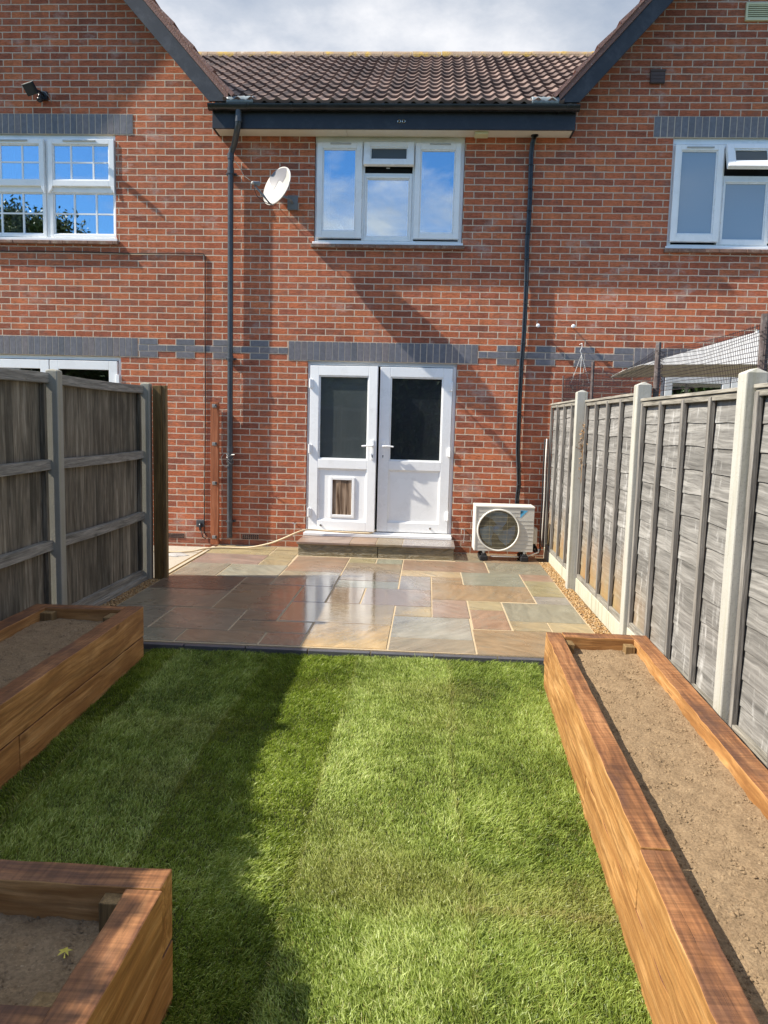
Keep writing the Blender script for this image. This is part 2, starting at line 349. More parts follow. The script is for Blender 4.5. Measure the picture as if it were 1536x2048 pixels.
def soil():
    m, nt, b, out = newmat('soil'); g = N(nt); p = g.pos()
    c = g.mix(g.noise(p, 9, 6, .65), (.18, .120, .068), (.34, .245, .148))
    gr = g.vor(p, 150, 'Color')
    c = g.mix(1, c, g.ramp(g.sep(gr)[0], [(0, .82), (1, 1.14)]), 'MULTIPLY')
    c = g.mix(g.ramp(g.noise(p, 95, 3, .7), [(.62, 0), (.72, .5)]), c, (.46, .37, .25))
    c = g.mix(g.ramp(g.noise(p, 60, 4, .7), [(.55, 0), (.75, .7)]), c, (.12, .075, .045))
    P(b, g, col=c, rough=.95, spec=.15, nrm=g.bump(g.math('SUBTRACT', g.noise(p, 75, 8, .75), g.math('MULTIPLY', g.vor(p, 110), .25)), .9, .008)); MAT['soil'] = m
    m, nt, b, out = newmat('pebble'); g = N(nt); 
    r = g.n('ShaderNodeNewGeometry').outputs['Random Per Island']
    c = g.ramp(r, [(0, (.20, .10, .03)), (.3, (.34, .19, .065)), (.55, (.45, .29, .12)), (.75, (.28, .15, .05)), (.9, (.52, .40, .24)), (1, (.15, .09, .05))])
    P(b, g, col=c, rough=.55, nrm=g.bump(g.noise(g.pos(), 150, 3), .2, .002)); MAT['pebble'] = m
    m, nt, b, out = newmat('turf_base'); g = N(nt); p = g.pos()
    P(b, g, col=g.mix(g.noise(p, 14, 5), (.035, .045, .014), (.07, .075, .025)), rough=1, spec=.1); MAT['turf_base'] = m
    m, nt, b, out = newmat('earth'); g = N(nt); p = g.pos()
    P(b, g, col=g.mix(g.noise(p, .7, 6), (.05, .075, .025), (.10, .10, .045)), rough=1, spec=.1); MAT['earth'] = m
    m, nt, b, out = newmat('grass'); g = N(nt); p = g.pos()
    a = g.attr('col'); s = g.sep(a)      # r: random per blade plus painted nap tone of its roll, g: dryness patch, b: height along blade
    c = g.ramp(s[0], [(0, (.055, .09, .012)), (.3, (.155, .22, .030)), (.65, (.31, .40, .09)), (1, (.56, .63, .28))])
    c = g.mix(s[1], c, (.30, .27, .10))
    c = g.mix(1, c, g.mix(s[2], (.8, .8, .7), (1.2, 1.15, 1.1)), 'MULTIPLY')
    P(b, g, col=c, rough=.42, spec=.45)
    tl = g.n('ShaderNodeBsdfTranslucent'); g.put(tl.inputs[0], g.mix(1, c, (1.25, 1.35, .6), 'MULTIPLY'))
    mx = g.n('ShaderNodeMixShader'); mx.inputs[0].default_value = .33
    g.put(mx.inputs[1], b.outputs[0]); g.put(mx.inputs[2], tl.outputs[0]); g.put(out.inputs[0], mx.outputs[0]); MAT['grass'] = m
    m, nt, b, out = newmat('leaf'); g = N(nt)
    r = g.n('ShaderNodeNewGeometry').outputs['Random Per Island']
    P(b, g, col=g.ramp(r, [(0, (.03, .055, .015)), (.6, (.06, .10, .025)), (1, (.12, .15, .04))]), rough=.5); MAT['leaf'] = m
    m, nt, b, out = newmat('bark'); g = N(nt); p = g.obj()
    P(b, g, col=g.mix(g.noise(g.map(p, (8, 8, 1.5)), 2, 6), (.05, .035, .025), (.15, .12, .09)), rough=.9, nrm=g.bump(g.noise(g.map(p, (8, 8, 1.5)), 4, 5), .8, .03)); MAT['bark'] = m
soil()

# ------------------------------------------------------------------ geometry helpers
class MB:
    def __init__(s): s.v = []; s.f = []; s.m = []; s.c = []
    def add(s, vs, fs, mi=0, col=None):
        o = len(s.v); s.v += [tuple(v) for v in vs]; s.f += [tuple(i+o for i in f) for f in fs]; s.m += [mi]*len(fs); s.c += [col]*len(fs); return s
    def box(s, x0, x1, y0, y1, z0, z1, mi=0, col=None, M=None):
        if x0 > x1: x0, x1 = x1, x0
        if y0 > y1: y0, y1 = y1, y0
        if z0 > z1: z0, z1 = z1, z0
        vs = [(x0,y0,z0),(x1,y0,z0),(x1,y1,z0),(x0,y1,z0),(x0,y0,z1),(x1,y0,z1),(x1,y1,z1),(x0,y1,z1)]
        if M is not None: vs = [tuple(M @ Vector(v)) for v in vs]
        return s.add(vs, [(3,2,1,0),(4,5,6,7),(0,1,5,4),(1,2,6,5),(2,3,7,6),(3,0,4,7)], mi, col)
    def prism(s, poly, y0, y1, mi=0):
        """poly in (x,z), counter-clockwise seen from -y; extruded y0..y1"""
        n = len(poly); vs = [(x, y0, z) for x, z in poly] + [(x, y1, z) for x, z in poly]
        fs = [tuple(range(n)), tuple(range(2*n-1, n-1, -1))] + [(i, i+n, (i+1) % n+n, (i+1) % n) for i in range(n)]
        return s.add(vs, fs, mi)
    def tube(s, pts, r, seg=10, mi=0, caps=True):
        pts = [Vector(p) for p in pts]; n = len(pts); rs = r if isinstance(r, (list, tuple)) else [r]*n
        o = len(s.v); up = None
        for i, p in enumerate(pts):
            t = (pts[min(i+1, n-1)]-pts[max(i-1, 0)]).normalized()
            if up is None:
                up = Vector((0, 0, 1)) if abs(t.z) < .9 else Vector((1, 0, 0))
            a = t.cross(up)
            if a.length < 1e-5: a = t.cross(Vector((0, 1, 0)))
            a.normalize(); bb = a.cross(t).normalized(); up = bb
            for k in range(seg):
                an = 2*PI*k/seg; s.v.append(tuple(p+(a*math.cos(an)+bb*math.sin(an))*rs[i]))
        for i in range(n-1):
            for k in range(seg):
                k2 = (k+1) % seg
                s.f.append((o+i*seg+k, o+i*seg+k2, o+(i+1)*seg+k2, o+(i+1)*seg+k)); s.m.append(mi); s.c.append(None)
        if caps:
            s.f.append(tuple(o+k for k in range(seg-1, -1, -1))); s.f.append(tuple(o+(n-1)*seg+k for k in range(seg))); s.m += [mi, mi]; s.c += [None, None]
        return s
    def cyl(s, a, b, r, seg=16, mi=0): return s.tube([a, b], r, seg, mi)
    def sphere(s, c, r, sc=(1,1,1), seg=10, rings=6, mi=0, M=None):
        vs = []; fs = []
        for i in range(rings+1):
            th = PI*i/rings
            for k in range(seg):
                ph = 2*PI*k/seg; v = Vector((r*sc[0]*math.sin(th)*math.cos(ph), r*sc[1]*math.sin(th)*math.sin(ph), r*sc[2]*math.cos(th)))
                if M is not None: v = M @ v
                vs.append(tuple(v+Vector(c)))
        for i in range(rings):
            for k in range(seg):
                k2 = (k+1) % seg; fs.append((i*seg+k, (i+1)*seg+k, (i+1)*seg+k2, i*seg+k2))
        return s.add(vs, fs, mi)
    def build(s, name, mats, parent=None, bevel=0, smooth=False, loc=None):
        me = bpy.data.meshes.new(name); me.from_pydata(s.v, [], s.f); 
        if not isinstance(mats, (list, tuple)): mats = [mats]
        for m in mats: me.materials.append(MAT[m])
        me.polygons.foreach_set('material_index', s.m)
        if any(c is not None for c in s.c):
            ca = me.color_attributes.new('col', 'FLOAT_COLOR', 'CORNER'); data = []
            for p, c in zip(me.polygons, s.c):
                c = c or (.2, .2, .2)
                data += [c[0], c[1], c[2], 1.0]*p.loop_total
            ca.data.foreach_set('color', data)
        if smooth: me.polygons.foreach_set('use_smooth', [True]*len(me.polygons))
        me.update()
        o = bpy.data.objects.new(name, me); COL.objects.link(o)
        if parent is not None: o.parent = parent; o.location = -world(parent) if loc is None else loc
        elif loc is not None: o.location = loc
        if bevel:
            b = o.modifiers.new('bevel', 'BEVEL'); b.width = bevel; b.segments = 2; b.limit_method = 'ANGLE'; b.angle_limit = math.radians(40)
        return o
def world(o):
    v = Vector((0, 0, 0))
    while o is not None: v = v+o.location; o = o.parent
    return v
def tag(o, label=None, cat=None, group=None, kind=None):
    if label: o['label'] = label
    if cat: o['category'] = cat
    if group: o['group'] = group
    if kind: o['kind'] = kind
    return o
def thing(name, label, cat, loc=(0,0,0), group=None):
    o = bpy.data.objects.new(name, None); COL.objects.link(o); o.location = loc; o.empty_display_size = .1
    return tag(o, label, cat, group)
def shade_auto(o, deg=35):
    me = o.data; me.polygons.foreach_set('use_smooth', [True]*len(me.polygons))
    try: me.set_sharp_from_angle(angle=math.radians(deg))
    except Exception: pass
def frame_ring(mb, x0, x1, z0, z1, w, y0, y1, mi=0, wt=None, wb=None):
    """rectangular ring in the x-z plane with mitre-free butted members"""
    wt = w if wt is None else wt; wb = w if wb is None else wb
    mb.box(x0, x0+w, y0, y1, z0, z1, mi); mb.box(x1-w, x1, y0, y1, z0, z1, mi)
    mb.box(x0+w, x1-w, y0, y1, z1-wt, z1, mi); mb.box(x0+w, x1-w, y0, y1, z0, z0+wb, mi)
    return mb

# ------------------------------------------------------------------ camera / world / sun
cam = bpy.data.cameras.new('camera'); co = bpy.data.objects.new('camera', cam); COL.objects.link(co); S.camera = co
cx, cy, cz, yaw, pitch, roll = .12, -9.2393, 1.545, .0538, -.1159, .0255
f = Vector((-math.sin(yaw)*math.cos(pitch), math.cos(yaw)*math.cos(pitch), math.sin(pitch)))
r = Vector((math.cos(yaw), math.sin(yaw), 0)); u = r.cross(f)
r2 = r*math.cos(roll)+u*math.sin(roll); u2 = -r*math.sin(roll)+u*math.cos(roll)
co.matrix_world = Matrix(((r2.x, u2.x, -f.x, cx), (r2.y, u2.y, -f.y, cy), (r2.z, u2.z, -f.z, cz), (0, 0, 0, 1)))
cam.sensor_fit = 'HORIZONTAL'; cam.sensor_width = 36; cam.lens = 36*1540/1536; cam.clip_start = .05; cam.clip_end = 800

SUN_DIR = Vector((1, .19, -.98)).normalized()
sl = bpy.data.lights.new('sun', 'SUN'); so = bpy.data.objects.new('sun', sl); COL.objects.link(so)
sl.energy = 4.7; sl.angle = math.radians(.55); sl.color = (1, .925, .80)
so.rotation_euler = SUN_DIR.to_track_quat('-Z', 'Y').to_euler(); so.location = (-6, -3, 9)
W = bpy.data.worlds.new('World'); S.world = W; W.use_nodes = True
nt = W.node_tree; nt.nodes.clear(); g = N(nt)
wo = g.n('ShaderNodeOutputWorld'); bg = g.n('ShaderNodeBackground'); bg.inputs[1].default_value = .108
sky = g.n('ShaderNodeTexSky', sky_type='NISHITA'); sky.sun_disc = False
sky.sun_elevation = math.radians(43.9); sky.sun_rotation = math.radians(259); sky.ozone_density = 2.5; sky.air_density = 1.0; sky.dust_density = .5
d = g.n('ShaderNodeTexCoord').outputs['Generated']; s = g.sep(d)
zz = g.math('ADD', g.math('ABSOLUTE', s[2]), .22)
pl = g.comb(g.math('DIVIDE', s[0], zz), g.math('DIVIDE', s[1], zz), 0)
n1 = g.noise(g.map(pl, (1, 1, 1), loc=(12, 7, 0)), 1.15, 9, .58, .35)
cov = g.ramp(n1, [(.50, 0), (.61, 1)])
north = g.ramp(g.math('ADD', g.math('MULTIPLY', s[1], .5), .5), [(.40, 0), (.58, .88)])
cov = g.math('MAXIMUM', cov, north)
shade = g.ramp(g.noise(g.map(pl, (1, 1, 1), loc=(7.4, 2.2, 0)), 2.0, 8, .6), [(.34, (3.2, 3.65, 4.3)), (.5, (4.9, 5.15, 5.5)), (.64, (7.6, 7.5, 7.4))])
shade = g.mix(1, shade, g.ramp(g.math('ADD', g.math('MULTIPLY', s[1], .5), .5), [(.80, 1.0), (.93, .70)]), 'MULTIPLY')
skyc = g.mix(1, sky.outputs[0], (.44, .77, 1.06), 'MULTIPLY')
g.put(bg.inputs[0], g.mix(cov, skyc, shade)); nt.links.new(bg.outputs[0], wo.inputs[0])
S.view_settings.view_transform = 'Standard'; S.view_settings.look = 'None'; S.view_settings.exposure = 0.90; S.view_settings.gamma = 1

# ------------------------------------------------------------------ ground
mb = MB(); mb.box(-120, 120, -150, 120, -.6, -.16); tag(mb.build('ground', 'earth'), kind='structure')
# turf base: falls gently from the patio towards the camera
mb = MB(); ys = [-4.179, -5.5, -7.0, -8.5, -10.5]; zs = [-.045, -.065, -.09, -.11, -.13]
for i in range(4):
    mb.add([(-2.6, ys[i], zs[i]), (1.6, ys[i], zs[i]), (1.6, ys[i+1], zs[i+1]), (-2.6, ys[i+1], zs[i+1])], [(0, 3, 2, 1)])
tag(mb.build('lawn', 'turf_base'), kind='structure')
def lawn_z(y): return np.interp(-np.asarray(y), [4.19, 5.5, 7.0, 8.5, 10.5], [-.045, -.065, -.09, -.11, -.13])

# patio slabs on the 0.31 m module
BR=(.25,.195,.125); DB=(.20,.145,.10); BF=(.37,.29,.165); GG=(.24,.225,.17); GL=(.29,.28,.225); PL=(.27,.195,.155); RU=(.275,.185,.125); LI=(.27,.235,.215); GO=(.42,.30,.15); TN=(.30,.215,.125); OY=(.32,.27,.155); GB=(.255,.215,.155)
slabs = [(-2.40,-1.66,-.02,-.6,BF),(-1.66,-1.34,-.02,-.9,OY),(-1.65,-1.33,-.9,-1.2,OY),(-2.39,-1.65,-.6,-1.2,PL),(-2.38,-1.93,-1.2,-1.86,GG),(-1.93,-1.32,-1.2,-1.86,GL),
(-2.38,-1.61,-1.86,-2.48,DB),(-2.38,-1.605,-2.48,-3.14,GB),(-1.61,-1.32,-1.86,-2.17,BR),(-1.605,-1.0,-2.17,-3.15,BR),(-1.3,-1.0,-3.15,-3.48,BR),(-1.9,-1.3,-3.15,-3.79,GB),(-2.38,-1.9,-3.14,-3.79,GB),
(-1.3,-.71,-3.48,-3.8,BR),(-2.38,-1.6,-3.79,-4.11,GG),(-1.6,-1.01,-3.79,-4.11,BR),(-1.01,-.71,-3.8,-4.11,RU),(-.71,-.11,-3.47,-4.11,GO),(-1.32,-.715,-.6,-1.47,RU),(-1.32,-.715,-1.47,-2.17,GB),
(-1.0,-.71,-2.17,-2.82,BR),(-1.0,-.11,-2.82,-3.47,BF),(-.71,-.41,-2.17,-2.82,TN),(-.41,.2,-2.17,-2.83,PL),(-.715,-.41,-.6,-.9,OY),(-.41,-.11,-.6,-.9,GG),(-.715,-.11,-.9,-1.84,BR),(-.715,-.11,-1.84,-2.17,GL),
(-.11,.81,-.6,-1.22,RU),(.81,1.44,-.6,-1.23,GG),(-.11,.51,-1.22,-1.53,BF),(.51,1.12,-1.23,-1.87,GG),(1.12,1.44,-1.23,-1.57,RU),(1.12,1.43,-1.57,-2.26,OY),(1.12,1.43,-2.26,-2.56,LI),
(-.11,.2,-1.53,-2.17,LI),(.2,.51,-1.53,-1.86,TN),(.2,1.12,-1.87,-2.53,TN),(.2,.51,-2.53,-3.17,PL),(.51,.81,-2.54,-2.87,OY),(.51,.81,-2.87,-3.48,RU),(.81,1.43,-2.56,-3.2,GG),(.81,1.11,-3.2,-3.49,OY),(1.11,1.43,-3.2,-3.49,BF),
(-.11,.2,-2.83,-3.17,BF),(-.11,.5,-3.17,-3.8,GL),(-.11,.5,-3.8,-4.12,GB),(.5,1.43,-3.49,-4.13,TN),(.47,.8,-.02,-.6,GB),(.8,1.44,-.02,-.6,BR)]
mb = MB(); gap = .0072
for (x0, x1, y0, y1, c) in slabs:
    k = random.uniform(.92, 1.06); c = tuple(q*k*random.uniform(.97, 1.03) for q in c)
    j = [random.uniform(-.002, .002) for _ in range(8)]; e = random.uniform(-.0012, .0012)
    xa, xb, ya, yb = x0+gap, x1-gap, y1+gap, y0-gap
    mb.add([(xa+j[0], ya+j[1], -.03), (xb+j[2], ya+j[3], -.03), (xb+j[4], yb+j[5], -.03), (xa+j[6], yb+j[7], -.03),
            (xa+j[0], ya+j[1], e), (xb+j[2], ya+j[3], e), (xb+j[4], yb+j[5], e), (xa+j[6], yb+j[7], e)],
           [(3,2,1,0),(4,5,6,7),(0,1,5,4),(1,2,6,5),(2,3,7,6),(3,0,4,7)], 0, c)
tag(mb.build('patio_paving', 'paving', bevel=.003), kind='structure')
mb = MB(); mb.box(-2.385, 1.435, -4.125, -.003, -.05, -.0045); tag(mb.build('patio_joints', 'pointing'), kind='structure')
mb = MB(); x = -2.37
while x < 1.40:
    x2 = min(x+.43, 1.43); mb.box(x+.004, x2-.004, -4.178, -4.13, -.10, -.010); x = x2
tag(mb.build('patio_edging', 'edging', bevel=.004), kind='structure')
mb = MB(); mb.box(-9, -2.52, -2.4, -.004, -.2, -.035); tag(mb.build('side_path', 'side_path'), kind='structure')
mb = MB(); mb.box(-2.47, -2.43, -1.93, -.03, -.12, -.012); tag(mb.build('path_kerb', 'kerb', bevel=.004), kind='structure')
mb = MB(); mb.box(-2.428, -2.392, -1.93, -.03, -.12, -.022); mb.box(-2.52, -2.472, -1.93, -.02, -.12, -.028); tag(mb.build('path_edge_board', 'treated_post'), kind='structure')
# rough cement patch
mb = MB(); pts = []
for i in range(26):
    a = 2*PI*i/26; rr = random.uniform(.75, 1.1); pts.append((-2.74+.15*math.cos(a)*rr, -.62+.13*math.sin(a)*rr, -.031))
mb.add([(-2.74, -.62, -.012)]+pts, [(0, i+1, (i+1) % 26+1) for i in range(26)]); tag(mb.build('path_patch', 'cement'), kind='structure')
# gravel margins
def pebbles(name, x0, x1, y0, y1, n, z, size=(.004, .009)):
    ico = [(0,0,1),(.894,0,.447),(.276,.851,.447),(-.724,.526,.447),(-.724,-.526,.447),(.276,-.851,.447),(.724,.526,-.447),(-.276,.851,-.447),(-.894,0,-.447),(-.276,-.851,-.447),(.724,-.526,-.447),(0,0,-1)]
    fc = [(0,1,2),(0,2,3),(0,3,4),(0,4,5),(0,5,1),(1,6,2),(2,7,3),(3,8,4),(4,9,5),(5,10,1),(6,7,2),(7,8,3),(8,9,4),(9,10,5),(10,6,1),(11,7,6),(11,8,7),(11,9,8),(11,10,9),(11,6,10)]
    I = np.array(ico); V = []; F = []
    fcn = np.array(fc)
    for i in range(n):
        sc = rng.uniform(size[0], size[1])*np.array([rng.uniform(.8, 1.5), rng.uniform(.8, 1.5), rng.uniform(.5, .9)])
        a = rng.uniform(0, 2*PI); ca, sa = math.cos(a), math.sin(a)
        p = I*sc*(1+rng.uniform(-.15, .15, (12, 1)))
        p = np.stack([p[:, 0]*ca-p[:, 1]*sa, p[:, 0]*sa+p[:, 1]*ca, p[:, 2]], 1)
        V.append(p+[rng.uniform(x0, x1), rng.uniform(y0, y1), z+rng.uniform(-.004, .010)]); F.append(fcn+12*i)
    return fast_mesh(name, np.concatenate(V), np.concatenate(F), 'pebble', True)
def fast_mesh(name, V, F, mat, smooth=False, parent=None, cols=None):
    me = bpy.data.meshes.new(name); V = np.asarray(V, dtype=np.float32); F = np.asarray(F, dtype=np.int32); k = F.shape[1]
    me.vertices.add(len(V)); me.vertices.foreach_set('co', V.ravel()); me.loops.add(F.size); me.loops.foreach_set('vertex_index', F.ravel())
    me.polygons.add(len(F)); me.polygons.foreach_set('loop_start', np.arange(0, F.size, k, dtype=np.int32))
    try: me.polygons.foreach_set('loop_total', np.full(len(F), k, dtype=np.int32))
    except Exception: pass
    me.polygons.foreach_set('use_smooth', np.full(len(F), bool(smooth), dtype=bool))
    me.materials.append(MAT[mat])
    if cols is not None:
        ca = me.color_attributes.new('col', 'FLOAT_COLOR', 'POINT'); ca.data.foreach_set('color', np.asarray(cols, dtype=np.float32).ravel())
    me.update(calc_edges=True); me.validate()
    o = bpy.data.objects.new(name, me); COL.objects.link(o)
    if parent is not None: o.parent = parent; o.location = -world(parent)
    return o
tag(pebbles('gravel', 1.437, 1.556, -4.55, -.42, 8200, -.012), 'golden gravel filling the margin beside the grey lapped fence', 'gravel', kind='stuff')
tag(pebbles('gravel', -2.515, -2.385, -4.36, -2.08, 4600, -.018), 'brown gravel filling the margin below the dark boarded fence', 'gravel', kind='stuff')
mb = MB(); mb.box(1.43, 1.58, -4.7, -.02, -.12, -.022); mb.box(-2.56, -2.385, -4.4, -1.95, -.12, -.026); tag(mb.build('gravel_bed_soil', 'soil'), kind='structure')

# ------------------------------------------------------------------ the terrace
H = thing('terraced_house', 'red brick terrace with two dark gables, blue brick bands and a tiled roof between them', 'house', (-.35, 0, 0))
XL0, XL1, XR0, XR1 = -7.35, -2.05, 1.27, 6.55
LW = (-5.30, -3.63, 3.60, 4.80); MW = (-1.28, .445, 3.60, 4.80); RW = (2.77, 4.55, 3.60, 4.80)
LD = (-5.35, -3.60, .15, 2.25); MD = (-1.335, .442, .15, 2.25); RD = (2.81, 4.6, .15, 2.25)
ops = [LW, MW, RW, LD, MD, RD]
xs = sorted({-7.2, 6.4}|{o[0] for o in ops}|{o[1] for o in ops}); zs = sorted({-.4, 5.02}|{o[2] for o in ops}|{o[3] for o in ops})
mb = MB()
for i in range(len(xs)-1):
    for j in range(len(zs)-1):
        xm, zm = (xs[i]+xs[i+1])/2, (zs[j]+zs[j+1])/2
        if any(o[0] < xm < o[1] and o[2] < zm < o[3] for o in ops): continue
        mb.add([(xs[i], 0, zs[j]), (xs[i+1], 0, zs[j]), (xs[i+1], 0, zs[j+1]), (xs[i], 0, zs[j+1])], [(0, 1, 2, 3)])
for (a, b_, c, d_) in ops:
    D = .22
    mb.add([(a, 0, c), (a, D, c), (a, D, d_), (a, 0, d_)], [(0, 3, 2, 1)]); mb.add([(b_, 0, c), (b_, D, c), (b_, D, d_), (b_, 0, d_)], [(0, 1, 2, 3)])
    mb.add([(a, 0, d_), (b_, 0, d_), (b_, D, d_), (a, D, d_)], [(0, 1, 2, 3)]); mb.add([(a, 0, c), (b_, 0, c), (b_, D, c), (a, D, c)], [(0, 3, 2, 1)])
K = 1.09
def gable(x0, x1):
    xm = (x0+x1)/2; return [(x0, 5.02), (x1, 5.02), (xm, 5.02+(xm-x0)*K)]
for (a, b_) in ((-7.15, -2.32), (1.55, 6.38)):
    mb.add([(x, 0, z) for x, z in gable(a, b_)], [(0, 1, 2)])
mb.add([(-7.2, 0, -.4), (-7.2, 7.5, -.4), (-7.2, 7.5, 5.02), (-7.2, 0, 5.02)], [(0, 3, 2, 1)])
mb.add([(6.4, 0, -.4), (6.4, 7.5, -.4), (6.4, 7.5, 5.02), (6.4, 0, 5.02)], [(0, 1, 2, 3)])
mb.build('wall', 'brick', H)
# rear wall / interior darkness
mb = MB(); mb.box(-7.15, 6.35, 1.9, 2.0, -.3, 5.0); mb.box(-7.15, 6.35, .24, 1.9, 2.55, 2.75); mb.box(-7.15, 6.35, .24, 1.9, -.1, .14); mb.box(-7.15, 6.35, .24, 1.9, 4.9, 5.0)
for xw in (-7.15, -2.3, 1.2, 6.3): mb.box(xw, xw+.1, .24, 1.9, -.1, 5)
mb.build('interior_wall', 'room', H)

# soldier courses and blue brick bands
def soldier(x0, x1, z0):
    mb = MB(); n = max(1, round((x1-x0)/.075)); w = (x1-x0)/n
    for i in range(n): mb.box(x0+i*w+.0045, x0+(i+1)*w-.0045, -.0045-random.uniform(0, .0015), .05, z0+.005, z0+.222)
    o = mb.build('soldier_course', 'blue_brick', H, bevel=.0015)
    mb = MB(); mb.box(x0, x1, -.002, .05, z0, z0+.226); mb.build('mortar_bed', 'mortar', o, loc=(0, 0, 0)); return o
for a in ((-5.95, -3.39, 2.252), (-1.565, .677, 2.252), (2.482, 5.2, 2.252), (-5.95, -3.42, 4.802), (2.545, 5.2, 4.802)): soldier(*a)
def stretcher(x0, x1, row):
    mb.box(x0+.005, x1-.005, -.0045, .04, 2.25+row*.075+.005, 2.25+row*.075+.070)
    mt.box(x0-(.004 if row != 1 else 0), x1+(.004 if row != 1 else 0), -.0025, .04, 2.25+row*.075+(0 if row != 1 else -.003), 2.25+row*.075+(.0745 if row != 1 else .078))
for (a, b_, par) in ((-3.385, -1.57, 1), (.682, 2.477, 0)):
    mb = MB(); mt = MB()
    for row in (0, 2):
        for n in range(-16, 14):
            x0, x1 = n*.225, (n+1)*.225
            if x0 >= a-.03 and x1 <= b_+.03 and n % 2 == par: stretcher(max(x0, a), min(x1, b_), row)
    for n in range(-17, 14):
        x0, x1 = n*.225-.1125, n*.225+.1125
        if x1 > a+.02 and x0 < b_-.02: stretcher(max(x0, a), min(x1, b_), 1)
    bo = mb.build('brick_band', 'blue_brick', H, bevel=.0015); mt.build('mortar_bed', 'mortar', bo, loc=(0, 0, 0))

# windows -------------------------------------------------------
def window(name, x0, x1, z0, z1, yf=.03):
    mb = MB(); frame_ring(mb, x0+.004, x1-.004, z0+.004, z1, .045, yf, yf+.07); return mb
def casement(par, x0, x1, z0, z1, gx0, gx1, gz0, gz1, yf, glass='glass', name='casement', tilt=0, handle=False):
    """sash frame with a bead and its pane"""
    mb = MB(); y = yf
    mb.box(x0, gx0, y-.03, y+.03, z0, z1); mb.box(gx1, x1, y-.03, y+.03, z0, z1); mb.box(gx0, gx1, y-.03, y+.03, gz1, z1); mb.box(gx0, gx1, y-.03, y+.03, z0, gz0)
    b = .014
    for (a, c, e, f_) in ((gx0, gx0+b, gz0, gz1), (gx1-b, gx1, gz0, gz1), (gx0+b, gx1-b, gz1-b, gz1), (gx0+b, gx1-b, gz0, gz0+b)): mb.box(a, c, y-.018, y+.02, e, f_)
    o = mb.build(name, 'upvc', par, bevel=.004)
    mb = MB(); mb.box(gx0+b-.003, gx1-b+.003, y-.002, y+.004, gz0+b-.003, gz1-b+.003); p = mb.build('pane', glass, par)
    if tilt:
        for q in (o, p):
            q.rotation_euler = (-tilt, 0, 0)
            piv = Vector((0, y, z1)); R_ = Matrix.Rotation(-tilt, 3, 'X'); base = Vector(q.location)
            q.location = base + (piv - R_ @ piv) + (R_ @ Vector((0,0,0)))
    return o
# left window: Georgian bars, two mock sashes
x0, x1, z0, z1 = LW
mb = window('window', x0, x1, z0, z1); mb.box(x0+.05, -4.486, .02, .09, 4.180, 4.222); mb.box(-4.439, x1-.05, .02, .09, 4.180, 4.222); mb.box(-4.485, -4.440, .03, .10, z0+.05, z1-.045); mb.box(x0+.05, -4.485, .034, .10, z1-.085, z1-.045); mb.box(-4.440, x1-.05, .034, .10, z1-.085, z1-.045)
wl = mb.build('window', 'upvc', H, bevel=.003); tag(wl, 'white twin sash window with glazing bars')
for sgn in (1, -1):
    def mx(a, b_):
        c = -4.4625; return (a, b_) if sgn == 1 else (2*c-b_, 2*c-a)
    ux0, ux1 = mx(-4.437, -3.645); gx0, gx1 = mx(-4.385, -3.705)
    casement(wl, ux0, ux1, 4.215, 4.745, gx0, gx1, 4.281, 4.688, .012, name='upper_sash')
    lx0, lx1 = mx(-4.437, -3.64); hx0, hx1 = mx(-4.402, -3.655)
    casement(wl, lx0, lx1, 3.64, 4.19, hx0, hx1, 3.672, 4.150, .045, name='lower_sash')
    mb = MB(); a, b_ = mx(-4.176, -4.160); c, d_ = mx(-3.909, -3.893)
    for (p, q) in ((a, b_), (c, d_)): mb.box(p-.002, q+.002, .004, .013, 4.29, 4.68)
    mb.box(gx0+.01, gx1-.01, .0055, .0115, 4.478, 4.495)
    a, b_ = mx(-4.158, -4.142); c, d_ = mx(-3.892, -3.876)
    for (p, q) in ((a, b_), (c, d_)): mb.box(p-.002, q+.002, .034, .046, 3.68, 4.14)
    mb.box(hx0+.01, hx1-.01, .0355, .0445, 3.903, 3.920)
    mb.build('glazing_bar', 'upvc', wl)
    for xx, s_ in ((mx(-4.437, -4.40)[0 if sgn == 1 else 1], 1 if sgn == 1 else -1), (mx(-3.68, -3.645)[1 if sgn == 1 else 0], -1 if sgn == 1 else 1)):
        mb = MB(); mb.prism([(xx, 4.215), (xx, 4.13), (xx+s_*.02, 4.165), (xx+s_*.035, 4.18), (xx+s_*.045, 4.215)], -.02, .012); mb.build('sash_horn', 'upvc', wl)
    t0, t1 = mx(-4.25, -3.86); mb = MB(); mb.box(t0, t1, -.034, -.018, 4.715, 4.731); mb.build('trickle_vent', 'upvc_grey', wl, bevel=.003)
# curtains behind the left window
def curtain(par, x0, x1, z0, z1, y=.16, n=40, amp=.015):
    mb = MB(); V = []; F = []
    for i in range(n+1):
        x = x0+(x1-x0)*i/n; yy = y+amp*math.sin(i*1.35)+amp*.5*math.sin(i*.6+1)
        V += [(x, yy, z0), (x, yy, z1)]
    F = [(2*i, 2*i+2, 2*i+3, 2*i+1) for i in range(n)]
    mb.add(V, F); return mb.build('curtain', 'curtain', par, smooth=True)
curtain(wl, -3.92, -3.66, 3.65, 4.72); curtain(wl, -5.0, -4.84, 3.65, 4.72, n=24)
# tile cills + upvc cills
def cills(par, x0, x1, z):
    mb = MB(); mb.box(x0-.015, x1+.012, -.022, .05, z, z+.028); mb.build('cill', 'upvc', par, bevel=.004)
    mb = MB(); x = x0-.03
    while x < x1+.02:
        x2 = min(x+.152, x1+.03); mb.box(x+.001, x2-.001, -.05-random.uniform(0, .006), .02, z-.042+random.uniform(-.002, .002), z-.003); x = x2
    mb.build('tile_cill', 'tile_sill', par, bevel=.004)
cills(wl, x0, x1, 3.592)
